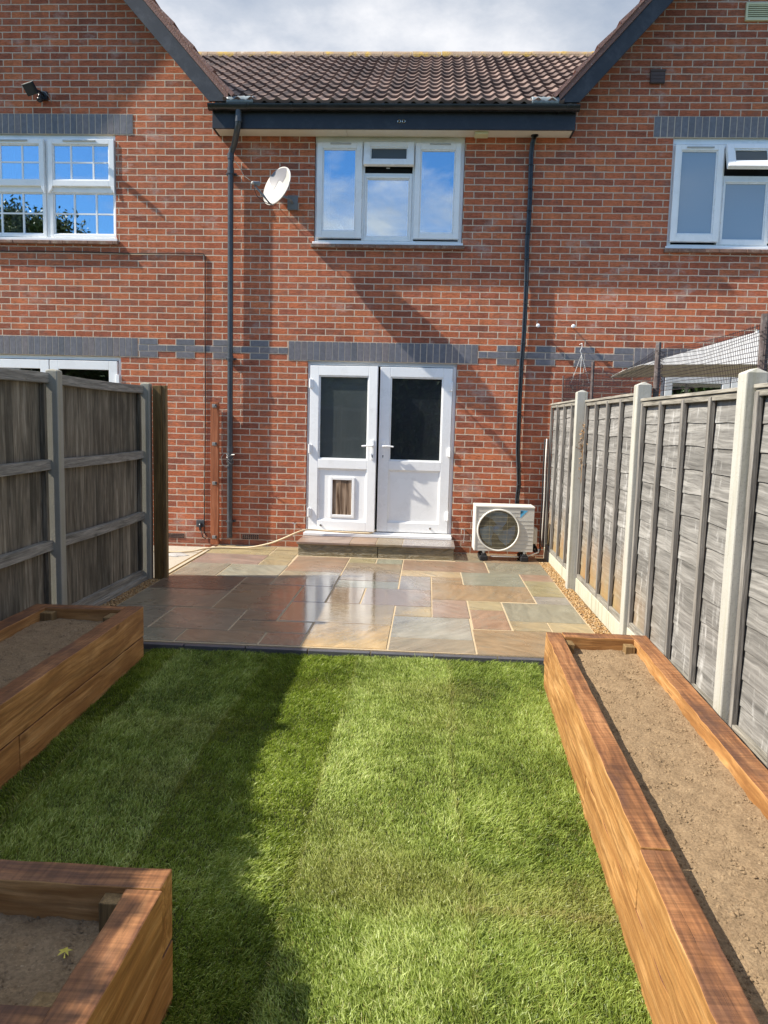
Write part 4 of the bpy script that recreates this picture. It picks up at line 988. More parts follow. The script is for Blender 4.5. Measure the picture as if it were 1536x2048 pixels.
# black cable and socket on the left
mb = MB(); cp = [(-5.6, -.009, 3.47), (-5.05, -.009, 3.462), (-4.3, -.009, 3.470), (-3.47, -.009, 3.457), (-3.0, -.009, 3.466), (-2.63, -.009, 3.470), (-2.585, -.009, 3.462), (-2.566, -.009, 3.43), (-2.566, -.009, 3.0), (-2.568, -.009, 2.55), (-2.564, -.009, 1.8), (-2.570, -.009, 1.2), (-2.576, -.009, .6), (-2.582, -.009, .14), (-2.55, -.012, .10), (-2.56, -.015, .07), (-2.60, -.018, .09), (-2.617, -.02, .17)]
mb.tube(cp, .0062, 6); tag(mb.build('wall_cable', 'cable', smooth=True), 'thin black cable running under the left window then down the brick wall', 'cable')
SO = thing('outdoor_socket', 'grey outdoor socket box low on the wall left of the orange plank', 'socket', (-2.625, 0, .25))
mb = MB(); mb.box(-2.675, -2.575, -.035, -.001, .215, .30); mb.build('box', 'downpipe', SO, bevel=.005)
mb = MB(); mb.tube([(-2.615, -.036, .25), (-2.615, -.062, .245), (-2.615, -.066, .215), (-2.616, -.055, .175)], [.02, .021, .019, .012], 10); mb.build('plug', 'black_plastic', SO, smooth=True)
# orange plank with four clips
PLK = thing('timber_plank', 'orange stained upright plank with four metal clips beside the downpipe', 'plank', (-2.44, -.03, 0))
mb = MB(); mb.box(-2.492, -2.390, -.055, -.022, .005, 1.735); mb.build('board', 'orange_plank', PLK, bevel=.004)
for z in (1.69, 1.235, .76, .10):
    mb = MB(); mb.box(-2.47, -2.415, -.058, -.054, z-.02, z+.02); mb.box(-2.452, -2.418, -.095, -.058, z-.005, z+.02); mb.box(-2.424, -2.418, -.095, -.054, z-.02, z+.02); mb.build('clip', 'galv', PLK, bevel=.002)
# overflow taps beside the door
for (x, z, lab) in ((-1.462, .30, 'small wire stub low on the wall left of the doorstep'), (.594, .292, 'small wire stub low on the wall between doorstep and heat pump')):
    t = thing('wire_stub', lab, 'wire', (x, 0, z), 'wire stubs either side of the doorstep')
    mb = MB(); mb.cyl((x, -.001, z), (x, -.05, z), .007, 8); mb.tube([(x-.03, -.048, z+.002), (x, -.052, z), (x+.025, -.048, z-.006)], .004, 6); mb.build('peg', 'steel', t)
    mb = MB(); mb.tube([(x, -.05, z), (x+.002, -.052, z-.08), (x-.003, -.05, z-.155), (x-.012, -.05, z-.16)], .0022, 5); mb.build('wire', 'wire_white', t)

# ------------------------------------------------------------------ doorstep
ST = thing('doorstep', 'low sandstone step below the french doors', 'step', (-.43, -.3, 0))
mb = MB(); mb.box(-1.328, -.413, -.548, -.03, -.02, .132); mb.box(-.407, .458, -.548, -.03, -.02, .132); mb.build('riser', 'step_riser', ST, bevel=.004)
for (a, b_, c) in ((-1.345, -.735, PL), (-.728, -.436, RU), (-.429, -.135, BR), (-.128, .470, LI)):
    mb = MB(); mb.box(a, b_, -.566, -.006, .134, .160, 0, c)
    mb.build('tread', 'paving', ST, bevel=.004)
mb = MB(); mb.box(-1.335, .46, -.55, -.01, .130, .155); mb.build('pointing', 'pointing', ST)

# ------------------------------------------------------------------ heat pump
AC = thing('heat_pump', 'cream outdoor heat pump unit with a round fan grille standing on black rubber feet', 'heat pump', (1.03, -.35, 0))
Ma = Matrix.Translation((1.03, -.35, 0)) @ Matrix.Rotation(math.radians(1.5), 4, 'Z') @ Matrix.Translation((-1.03, .35, 0))
def acb(name, mb, mat, bevel=0, smooth=False):
    mb.v = [tuple(Ma @ Vector(v)) for v in mb.v]; return mb.build(name, mat, AC, bevel=bevel, smooth=smooth)
ax0, ax1, ay, az0, az1 = .69, 1.355, -.478, .115, .628
Cx, Cz, Cr = .955, .357, .232
mb = MB()   # front skin with a round hole
seg = 64; ring = [(Cx+Cr*math.cos(2*PI*k/seg), ay, Cz+Cr*math.sin(2*PI*k/seg)) for k in range(seg)]
def edge_pt(a):
    c, s_ = math.cos(a), math.sin(a); t = 1e9
    if c > 1e-9: t = min(t, (ax1-Cx)/c)
    if c < -1e-9: t = min(t, (ax0-Cx)/c)
    if s_ > 1e-9: t = min(t, (az1-Cz)/s_)
    if s_ < -1e-9: t = min(t, (az0-Cz)/s_)
    return (Cx+c*t, ay, Cz+s_*t)
angs = sorted([2*PI*k/seg for k in range(seg)]+[math.atan2(z-Cz, x-Cx) % (2*PI) for x in (ax0, ax1) for z in (az0, az1)])
n = len(angs); V = [(Cx+Cr*math.cos(a), ay, Cz+Cr*math.sin(a)) for a in angs]+[edge_pt(a) for a in angs]+[(Cx+Cr*math.cos(a), ay+.05, Cz+Cr*math.sin(a)) for a in angs]
F = [(k, n+k, n+(k+1) % n, (k+1) % n) for k in range(n)]+[(k, (k+1) % n, 2*n+(k+1) % n, 2*n+k) for k in range(n)]
mb.add(V, F); y2 = -.19
mb.add([(ax0, ay, az0), (ax1, ay, az0), (ax1, ay, az1), (ax0, ay, az1), (ax0, y2, az0), (ax1, y2, az0), (ax1, y2, az1), (ax0, y2, az1)], [(0, 3, 7, 4), (1, 5, 6, 2), (3, 2, 6, 7), (0, 4, 5, 1), (4, 7, 6, 5)])
acb('casing', mb, 'ac_case')
mb = MB(); mb.box(ax0-.006, ax1+.006, ay-.006, y2+.004, az1-.012, az1+.006); mb.box(ax0-.005, ax0+.012, ay-.005, y2, az0+.0, az1-.012); acb('lid', mb, 'ac_ring', .004)
mb = MB()
for i in range(11):
    z = .150+i*.0455
    if z > .61: continue
    dx = math.sqrt(max(0, (Cr+.012)**2-(z-Cz)**2)) if abs(z-Cz) < Cr+.012 else 0
    segs = [(ax0+.02, Cx-dx), (Cx+dx, ax1-.012)] if dx else [(ax0+.02, ax1-.012)]
    for (a, b_) in segs:
        if z > .50 and a > Cx: b_ = min(b_, 1.185)
        if b_-a > .01: mb.box(a, b_, ay-.0025, ay-.0004, z, z+.0035)
acb('casing_rib', mb, 'upvc_grey')
mb = MB(); mb.tube([(Cx+(Cr+.002)*math.cos(a), ay-.008, Cz+(Cr+.002)*math.sin(a)) for a in np.linspace(0, 2*PI, 65)], .010, 10, caps=False); acb('grille_ring', mb, 'ac_ring', 0, True)
mb = MB()
for i in range(-18, 19):
    z = Cz+i*.0125; hw = math.sqrt(max(0, Cr**2-(z-Cz)**2))
    if hw > .02: mb.box(Cx-hw, Cx+hw, ay-.010, ay-.0065, z-(.0022 if i % 4 == 0 else .0012), z+(.0022 if i % 4 == 0 else .0012))
for i in (-1, 1):
    x = Cx+i*.10; hh = math.sqrt(max(0, Cr**2-(x-Cx)**2)); mb.box(x-.0015, x+.0015, ay-.0064, ay-.003, Cz-hh, Cz+hh)
acb('grille', mb, 'ac_wire')
mb = MB()
for k in range(3):
    a0 = 2*PI*k/3+.4; V = []; m = 10
    for i in range(m+1):
        a = a0+1.35*i/m
        for q, rr in enumerate((.05, .12, .205)): V.append((Cx+rr*math.cos(a+.3*q), ay+.05+.045*(i/m)+.0*q, Cz+rr*math.sin(a+.3*q)))
    mb.add(V, [(3*i+q, 3*i+3+q, 3*i+4+q, 3*i+1+q) for i in range(m) for q in range(2)])
mb.cyl((Cx, ay+.03, Cz), (Cx, ay+.09, Cz), .055, 20); acb('fan', mb, 'ac_fin', 0, True)
mb = MB(); mb.box(ax0+.01, ax1-.01, -.24, -.235, az0+.02, az1-.02); acb('coil', mb, 'ac_dark')
mb = MB(); y = ay-.0016; mb.add([(1.198, y, .590), (1.198, y, .500), (1.284, y, .590)], [(0, 1, 2)]); mb.add([(1.198, y-.0012, .583), (1.198, y-.0012, .545), (1.229, y-.0012, .576), (1.232, y-.0012, .583)], [(0, 1, 2, 3)], 1)
acb('badge', mb, ['logo_blue', 'logo_dark'])
for (x, lab) in ((.80, 0), (1.265, 0)):
    mb = MB(); mb.box(x-.045, x+.045, -.50, -.20, -.001, .062); mb.box(x-.03, x+.03, -.49, -.21, .062, .085); acb('foot', mb, 'rubber', .012)
    mb = MB(); mb.cyl((x, -.47, .08), (x, -.47, .118), .011, 8); mb.cyl((x, -.47, .095), (x, -.47, .107), .02, 6); mb.box(x-.018, x+.018, -.48, -.21, .108, .1145); acb('fixing', mb, 'galv')
mb = MB(); mb.box(ax1, ax1+.055, -.42, -.22, .20, .38); acb('valve_cover', mb, 'ac_case', .006)
mb = MB(); mb.tube([(1.38, -.30, .20), (1.42, -.30, .14), (1.44, -.26, .10), (1.43, -.12, .07), (1.41, -.08, .2), (1.38, -.04, .3)], .014, 8); mb.tube([(1.36, -.36, .16), (1.40, -.38, .10), (1.43, -.40, .085), (1.46, -.36, .12), (1.47, -.3, .15)], .010, 8); acb('hose', mb, 'rubber', 0, True)
mb = MB(); mb.tube([(1.23, -.40, .06), (1.30, -.43, .055), (1.38, -.42, .085), (1.435, -.40, .10), (1.44, -.39, .14)], .008, 8); mb.cyl((.88, -.45, .05), (1.20, -.45, .05), .009, 8); acb('drain_pipe', mb, 'ac_ring', 0, True)
# pipes in the corner behind the unit
mb = MB()
for (x, m_) in ((1.492, 0), (1.515, 1), (1.535, 0)):
    mb.tube([(x, -.10, .12), (x-.002, -.09, .30), (x+.004, -.08, .7), (x, -.07, 1.05), (x+.005, -.05, 1.4)], .008, 6, m_)
tag(mb.build('corner_cables', ['rubber', 'ac_ring'], smooth=True), 'bundle of black and white cables in the corner behind the heat pump', 'cable')

# ------------------------------------------------------------------ hose
mb = MB(); hp = [(-3.3, -.50, .0), (-2.87, -.50, -.022), (-2.62, -.45, -.018), (-2.48, -.36, .005), (-2.30, -.29, .014), (-2.11, -.27, .014), (-1.92, -.28, .03), (-1.70, -.28, .085), (-1.53, -.27, .155), (-1.40, -.24, .215), (-1.30, -.18, .243), (-1.20, -.105, .236), (-1.0, -.085, .222), (-.75, -.07, .214), (-.55, -.05, .212), (-.47, .02, .245)]
def smooth_path(pts, n=6):
    P_ = [Vector(p) for p in pts]; out = []
    for i in range(len(P_)-1):
        p0, p1, p2, p3 = P_[max(i-1, 0)], P_[i], P_[i+1], P_[min(i+2, len(P_)-1)]
        for k in range(n):
            t = k/n; out.append(.5*((2*p1)+(-p0+p2)*t+(2*p0-5*p1+4*p2-p3)*t*t+(-p0+3*p1-3*p2+p3)*t**3))
    out.append(P_[-1]); return out
mb.tube(smooth_path(hp), .0105, 10); tag(mb.build('garden_hose', 'hose', smooth=True), 'beige garden hose trailing along the patio and in over the door sill', 'hose')

# ------------------------------------------------------------------ fences
def post_conc(parent, x0, x1, y0, y1, z0, z1, mat='concrete_post', peak=.022):
    mb = MB(); xm, ym = (x0+x1)/2, (y0+y1)/2
    c = .008
    V = [(x0, y0, z0), (x1, y0, z0), (x1, y1, z0), (x0, y1, z0), (x0, y0, z1), (x1, y0, z1), (x1, y1, z1), (x0, y1, z1), (xm, y0+.012, z1+peak), (xm, y1-.012, z1+peak)]
    mb.add(V, [(3,2,1,0),(0,1,5,4),(1,2,6,5),(2,3,7,6),(3,0,4,7),(4,5,8),(6,7,9),(5,6,9,8),(7,4,8,9)])
    return mb.build('concrete_post', mat, parent, bevel=.006)
RF = thing('lapped_fence', 'silver grey lapped panel fence with white concrete posts on the right', 'fence', (1.6, -4, 0))
posts = [(1.505, -1.87, 1.872), (1.562, -3.75, 1.848), (1.552, -5.62, 1.812), (1.55, -7.50, 1.81), (1.55, -9.4, 1.81)]
for (x, y, z) in posts: post_conc(RF, x, x+.10, y, y+.10, -.2, z)
spans = [(1.565, -.02, -1.76, 1.815, .125), (1.592, -1.88, -3.64, 1.80, .125), (1.60, -3.76, -5.51, 1.755, .145), (1.60, -5.63, -7.39, 1.76, .145), (1.60, -7.51, -9.29, 1.76, .145)]
for pi_, (xf, ya, yb, zt, zb) in enumerate(spans):
    # lapped boards: each a slanting slat with a waney lower edge
    V = []; F = []; nb = 12; hh = (zt-.03-zb)/nb; n = 26
    for k in range(nb):
        z0 = zb+k*hh; ph = random.uniform(0, 9); base = len(V)
        for i in range(n+1):
            y = ya+(yb-ya)*i/n; wv = .006*math.sin(y*2.6+ph)+.004*math.sin(y*7.3+ph*2)+random.uniform(-.0015, .0015)
            V += [(xf+.020, y, z0-.010+wv), (xf+.026, y, z0-.010+wv), (xf+.033, y, z0+hh+.02), (xf+.028, y, z0+hh+.02)]
        for i in range(n):
            a, b_ = base+4*i, base+4*i+4
            F += [(a, a+3, b_+3, b_), (a+1, b_+1, b_+2, a+2), (a, b_, b_+1, a+1), (a+3, a+2, b_+2, b_+3)]
    pn = fast_mesh('fence_panel', V, [tuple(f_) for f_ in F], 'grey_board_h', False, RF)
    def lean_box(mb, y0, y1, xa, xb, z0, z1):
        mb.box(xa, xb, y0, y1, z0, z1)
    for j in range(5):
        y = ya+(yb-ya)*(.012 if j == 0 else .988 if j == 4 else j/4); w = .019
        mb = MB(); mb.box(xf-.012, xf+.014, y-w, y+w, zb-.005, zt-.035)
        mb.box(xf+.040, xf+.058, y-w, y+w, zb-.005, zt-.035); mb.build('batten', 'grey_batten', pn, bevel=.002, loc=(0, 0, 0))
    mb = MB(); mb.box(xf-.006, xf+.055, ya, yb, zt-.055, zt-.022); mb.box(xf-.016, xf+.066, ya+.004, yb-.004, zt-.020, zt-.002); mb.build('capping', 'grey_rail_y', pn, bevel=.002, loc=(0, 0, 0))
    mb = MB(); mb.box(xf-.008, xf+.016, ya, yb, zb-.012, zb+.030); mb.build('bottom_rail', 'grey_rail_y', pn, bevel=.002, loc=(0, 0, 0))
    mb = MB(); mb.box(xf-.012, xf+.04, ya, yb, -.15, zb-.014); mb.build('gravel_board', 'gravel_board', RF, bevel=.004)
# dry ivy on the far post
mb = MB()
for i in range(230):
    z = random.gauss(1.38, .13); y = -1.88+random.gauss(0, .025); x = 1.575+random.gauss(0, .02)
    if z < .95 or z > 1.62: continue
    a, b_ = random.uniform(0, 2*PI), random.uniform(-1, 1); s_ = random.uniform(.006, .013)
    d1 = Vector((math.cos(a), math.sin(a)*.6, b_))*s_; d2 = Vector((-math.sin(a), math.cos(a), random.uniform(-.6, .6)))*s_*.8; c_ = Vector((x, y, z))
    mb.add([c_-d1, c_+d2, c_+d1, c_-d2], [(0, 1, 2, 3)])
for i in range(5): mb.tube([(1.585, -1.885, 1.6-.1*i), (1.575, -1.90, 1.45-.1*i), (1.59, -1.885, 1.3-.08*i)], .003, 5)
tag(mb.build('dead_ivy', 'dry_ivy'), 'withered brown ivy clinging to the farthest concrete post', 'ivy')

LF = thing('boarded_fence', 'dark weathered boarded fence with three rails and concrete posts on the left', 'fence', (-2.55, -4, 0))
for (x, y, z) in ((-2.585, -2.075, 1.850), (-2.583, -3.885, 1.850), (-2.583, -5.80, 1.85), (-2.583, -7.7, 1.85), (-2.583, -9.6, 1.85)):
    post_conc(LF, x, x+.085, y, y+.085, -.2, z, 'concrete_old', .01)
for pi_, (ya, yb) in enumerate(((-2.085, -3.79), (-3.895, -5.705), (-5.81, -7.605), (-7.71, -9.505))):
    mb = MB(); y = ya-.012
    while y > yb-.012:
        w = random.uniform(.088, .102); w = min(w, max(.02, y-(yb-.02))); e = random.uniform(-.004, .004); top = 1.80+random.uniform(-.003, .003)
        mb.add([(-2.632, y, .07), (-2.606+e, y, .07), (-2.620+e, y-w-.012, .07), (-2.628, y-w-.012, .07), (-2.632, y, top), (-2.606+e, y, top), (-2.620+e, y-w-.012, top), (-2.628, y-w-.012, top)],
               [(3,2,1,0),(4,5,6,7),(0,1,5,4),(1,2,6,5),(2,3,7,6),(3,0,4,7)]); y -= w
    pn = mb.build('fence_panel', 'grey_board_v', LF)
    for z in (1.795, 1.185, .605):
        mb = MB(); n = 8; V = []
        for i in range(n+1):
            yy = ya+.012+(yb-ya-.024)*i/n; dz = -.008*math.sin(PI*i/n)+random.uniform(-.0015, .0015)
            V += [(-2.600, yy, z-.038+dz), (-2.552, yy, z-.036+dz), (-2.556, yy, z+.036+dz), (-2.600, yy, z+.038+dz)]
        F = [(0, 1, 2, 3), (4*n+3, 4*n+2, 4*n+1, 4*n)]
        for i in range(n):
            for k in range(4): F.append((4*i+k, 4*i+4+k, 4*i+4+(k+1) % 4, 4*i+(k+1) % 4))
        mb.add(V, F); mb.build('rail', 'grey_rail_y', pn, bevel=.003, loc=(0, 0, 0))
    for yy in (ya-.02, yb+.02):
        mb = MB(); mb.box(-2.603, -2.570, yy-.018, yy+.018, .08, 1.757); mb.build('end_batten', 'grey_board_v', pn, bevel=.002, loc=(0, 0, 0))
    mb = MB(); mb.box(-2.628, -2.575, ya+.01, yb-.01, -.12, .076); mb.box(-2.60, -2.535, ya, yb, -.12, .018); mb.build('gravel_board', 'grey_rail_y', LF, bevel=.004)
NP = thing('timber_post', 'new brown treated timber post at the end of the dark boarded fence', 'post', (-2.42, -2.0, 0))
mb = MB(); mb.box(-2.478, -2.392, -2.050, -1.955, -.2, 1.835); mb.build('post', 'treated_post', NP, bevel=.004)
mb = MB(); mb.box(-2.390, -2.356, -2.035, -1.975, -.1, 1.838); mb.build('batten', 'orange_plank' if False else 'block_wood', NP, bevel=.003)

# netting above the right fence
NT = thing('wire_netting', 'dark wire netting strung on four rough stakes above the right fence', 'netting', (1.68, -2.7, 1.8))
stk = [(1.675, .0-.06, 2.135, .012), (1.678, -1.66, 2.172, .017), (1.695, -3.72, 2.142, .022), (1.70, -5.42, 2.10, .024), (1.70, -7.5, 2.12, .02)]
for (x, y, z, r_) in stk:
    mb = MB(); mb.tube([(x+.004, y, .0), (x, y, 1.4), (x+.002, y+.003, 1.9), (x-.002, y, z)], [r_, r_, r_*.95, r_*.85], 6); mb.build('stake', 'net_post', NT)
mb = MB()
def net_z(y): return float(np.interp(-y, [.06, 1.66, 2.7, 3.72, 4.6, 5.42, 7.5], [2.10, 2.10, 2.00, 2.09, 2.05, 2.06, 2.08]))
for i in range(13):
    pts = []
    for k in range(40):
        y = -.06-7.44*k/39; t = i/12; pts.append((1.69+.012*math.sin(y*2+i), y, 1.80+(net_z(y)-1.80)*t+.006*math.sin(y*3+i*.7)))
    mb.tube(pts, .0018, 3, caps=False)
for k in range(330):
    y = -.06-7.44*k/329; mb.tube([(1.69, y, 1.80), (1.693, y+.004*math.sin(k), net_z(y))], .0015, 3, caps=False)
mb.build('mesh', 'net_wire', NT)
mb = MB()   # bunched offcut of net on the third stake
for i in range(26):
    z = 1.86+i*.009; a = random.uniform(0, 6); pts = [(1.715+.03*math.cos(a+q*.8)*random.uniform(.5, 1.1), -3.70+.03*math.sin(a+q*.8), z+.008*math.sin(q)) for q in range(7)]
    mb.tube(pts, .0016, 4)
mb.build('loose_mesh', 'net_wire', NT)

# parasol
PA = thing('parasol', 'white square parasol opened over the neighbouring garden', 'parasol', (3.45, -1.0, 0))
ap = (3.45, -1.0, 2.56); cr = [(2.05, -2.0, 2.125), (4.85, -2.0, 2.15), (4.85, .05-.12, 2.15), (2.08, -.25-.9, 2.13)]
cr[3] = (2.10, -.55, 2.10); cr[2] = (4.85, -.20, 2.15)
mb = MB(); V = [ap]; n = 8
for c_, d_ in zip(cr, cr[1:]+cr[:1]):
    for i in range(n):
        t = i/n; sag = -.0+.02*math.sin(PI*t); V.append(tuple(Vector(c_).lerp(Vector(d_), t)+Vector((0, 0, sag))))
m = len(V)-1; mb.add(V, [(0, 1+k, 1+(k+1) % m) for k in range(m)]); mb.add([(v[0], v[1], v[2]-.006) for v in V], [(0, 1+(k+1) % m, 1+k) for k in range(m)], 1)
mb.build('canopy', ['canopy', 'canopy_under'], PA)
mb = MB(); mb.cyl((3.45, -1.0, -.1), (3.45, -1.0, 2.58), .022, 12)
for c_ in cr: mb.tube([ap[:2]+(2.54,), tuple(Vector(ap[:2]+(2.54,)).lerp(Vector(c_), .97)-Vector((0, 0, .012)))], .008, 6)
mb.build('frame', 'ac_ring', PA)
mb = MB(); mb.tube([(3.45, -1.0, -.16), (3.45, -1.0, -.10), (3.45, -1.0, -.05), (3.45, -1.0, 0)], [.26, .25, .08, .03], 20); mb.build('base', 'concrete_old', PA)
# hanging wires of an empty basket
HB = thing('hanging_basket', 'empty wire hanging basket on pale chains below a hook by the wall', 'basket', (1.85, -.15, 2.45))
mb = MB(); mb.tube([(1.85, -.001, 2.50), (1.85, -.14, 2.50), (1.85, -.16, 2.485)], .005, 6); mb.tube([(1.852, -.15, 2.49), (1.852, -.15, 2.45), (1.84, -.15, 2.43), (1.835, -.15, 2.41), (1.85, -.15, 2.385), (1.858, -.15, 2.37)], .0045, 6); mb.build('hook', 'wire_white', HB)
for a in (0.3, 2.4, 4.5):
    mb = MB(); e = Vector((1.85+.115*math.cos(a), -.15+.115*math.sin(a), 2.06)); s_ = Vector((1.853, -.15, 2.375))
    mb.tube([s_, e], .0022, 4)
    for k in range(16): mb.sphere(tuple(s_.lerp(e, k/15)), .0045, seg=6, rings=4)
    mb.build('chain', 'wire_white', HB)
mb = MB()
for (zz, rr) in ((2.06, .12), (2.02, .11), (1.98, .085), (1.945, .05)): mb.tube([(1.85+rr*math.cos(a), -.15+rr*math.sin(a), zz) for a in np.linspace(0, 2*PI, 25)], .0025, 4)
for k in range(10):
    a = 2*PI*k/10; mb.tube([(1.85+rr*math.cos(a), -.15+rr*math.sin(a), zz) for (zz, rr) in ((2.06, .12), (2.02, .11), (1.98, .085), (1.945, .05), (1.93, .0))], .002, 4)
mb.build('basket', 'net_wire', HB)

# ------------------------------------------------------------------ raised beds
def sleeper(mb_unused, parent, p0, p1, w, z0, z1, ax):
    """a sleeper whose left edge runs p0->p1, width w to the right of travel; ax 'x' or 'y' grain"""
    p0 = Vector((*p0, 0)); p1 = Vector((*p1, 0)); d_ = (p1-p0).normalized(); nn = Vector((d_.y, -d_.x, 0))*w
    L = (p1-p0).length; n = max(2, int(L/.07)); mb = MB(); V = []
    ph = random.uniform(0, 9)
    for i in range(n+1):
        c_ = p0.lerp(p1, i/n); e = .0016*math.sin(i*1.7+ph)+random.uniform(-.0022, .0022); e2 = random.uniform(-.0018, .0018)
        V += [tuple(c_+d_.cross(Vector((0, 0, 1)))*e+Vector((0, 0, z0+.001))), tuple(c_+nn+Vector((0, 0, z0+.001))), tuple(c_+nn*(1+e*4)+Vector((0, 0, z1+e2))), tuple(c_+d_.cross(Vector((0, 0, 1)))*(-e)+Vector((0, 0, z1+e2)))]
    F = [(0, 3, 2, 1), (4*n, 4*n+1, 4*n+2, 4*n+3)]; mi = [0, 0]
    for i in range(n):
        for k in range(4):
            F.append((4*i+k, 4*i+(k+1) % 4, 4*i+4+(k+1) % 4, 4*i+4+k)); mi.append(1 if k == 2 else 0)
    for f_, q in zip(F, mi): pass
    mb.v = V; mb.f = F; mb.m = mi; mb.c = [None]*len(F)
    return mb.build('sleeper', ['oak_side_'+ax, 'oak_top_'+ax], parent, bevel=.004)
RB = thing('raised_bed', 'long sunlit oak sleeper bed filled with pale soil beside the grey lapped fence', 'raised bed', (1.15, -6.5, 0), 'oak sleeper raised beds')
def rx(x, y): return x+.0345*(y+4.6)      # the bed is set slightly askew
T = .30
def rsleeper(xa, ya, yb, z0, z1): return sleeper(None, RB, (rx(xa, yb), yb), (rx(xa, ya), ya), .095, z0, z1, 'y')
rsleeper(.877, -4.60, -7.02, .098, T); rsleeper(.877, -7.025, -9.1, .098, T-.003)
rsleeper(.880, -4.61, -6.1, -.11, .094); rsleeper(.880, -6.105, -8.3, -.11, .094); rsleeper(.88, -8.305, -9.1, -.11, .094)
rsleeper(1.388, -4.60, -6.75, .098, T+.002); rsleeper(1.388, -6.755, -9.1, .098, T); rsleeper(1.39, -4.61, -9.1, -.11, .094)
sleeper(None, RB, (.975, -4.598), (1.387, -4.598), .105, .098, T+.001, 'x'); sleeper(None, RB, (.975, -4.60), (1.387, -4.60), .105, -.11, .094, 'x')
sleeper(None, RB, (.83, -9.0), (1.235, -9.0), .1, .098, T, 'x')
mb = MB(); mb.box(1.318, 1.374, -4.778, -4.706, .05, .275); mb.build('corner_block', 'block_wood', RB, bevel=.003)
mb = MB(); mb.box(.974, 1.02, -4.80, -4.706, .05, .283, 0, None, Matrix.Translation((.99, -4.75, .28)) @ Matrix.Rotation(.12, 4, 'Y') @ Matrix.Translation((-.99, 4.75, -.28))); mb.build('corner_block', 'block_wood', RB, bevel=.003)

LB = thing('raised_bed', 'shaded oak sleeper bed beside the dark boarded fence', 'raised bed', (-2.05, -5.5, 0), 'oak sleeper raised beds')
def lx(x, y): return x-.0225*(y+4.37)
def lsl(xa, ya, yb, z0, z1): return sleeper(None, LB, (lx(xa, yb), yb), (lx(xa, ya), ya), .105, z0, z1, 'y')
lsl(-1.818, -4.37, -6.9, .102, T); lsl(-1.818, -4.375, -6.0, -.10, .098); lsl(-1.818, -6.005, -6.9, -.10, .098)
lsl(-2.42, -4.40, -6.9, .102, T); lsl(-2.42, -4.40, -6.9, -.10, .098)
sleeper(None, LB, (-2.314, -4.40), (-1.822, -4.385), .10, .102, T+.001, 'x'); sleeper(None, LB, (-2.314, -4.40), (-1.822, -4.39), .10, -.10, .098, 'x')
sleeper(None, LB, (-2.25, -6.8), (-1.78, -6.8), .10, .102, T, 'x')
mb = MB(); mb.box(-2.312, -2.232, -4.57, -4.503, .05, .283); mb.build('corner_block', 'block_wood', LB, bevel=.003)
mb = MB(); mb.box(-1.88, -1.825, -4.62, -4.50, .05, .283); mb.build('corner_block', 'block_wood', LB, bevel=.003)

NB = thing('raised_bed', 'small oak sleeper bed in the near left corner with brown soil and a yellow leaf', 'raised bed', (-1.5, -7.55, 0), 'oak sleeper raised beds')
sleeper(None, NB, (-2.35, -7.262), (-.549, -7.266), .092, .095, T, 'x')
sleeper(None, NB, (-2.35, -7.264), (-.655, -7.268), .092, -.12, .091, 'x')
sleeper(None, NB, (-.640, -7.95), (-.641, -7.362), .097, .095, T-.002, 'y')
sleeper(None, NB, (-.645, -7.95), (-.645, -7.27), .097, -.12, .091, 'y')
sleeper(None, NB, (-2.3, -7.762), (-.645, -7.762), .10, .085, T-.018, 'x'); sleeper(None, NB, (-2.3, -7.765), (-.648, -7.765), .10, -.12, .08, 'x')
mb = MB(); mb.box(-.700, -.645, -7.405, -7.357, .02, .280); mb.build('corner_block', 'block_wood', NB, bevel=.003)
mb = MB(); mb.box(-.705, -.645, -7.757, -7.708, .02, .272); mb.build('corner_block', 'block_wood', NB, bevel=.003)

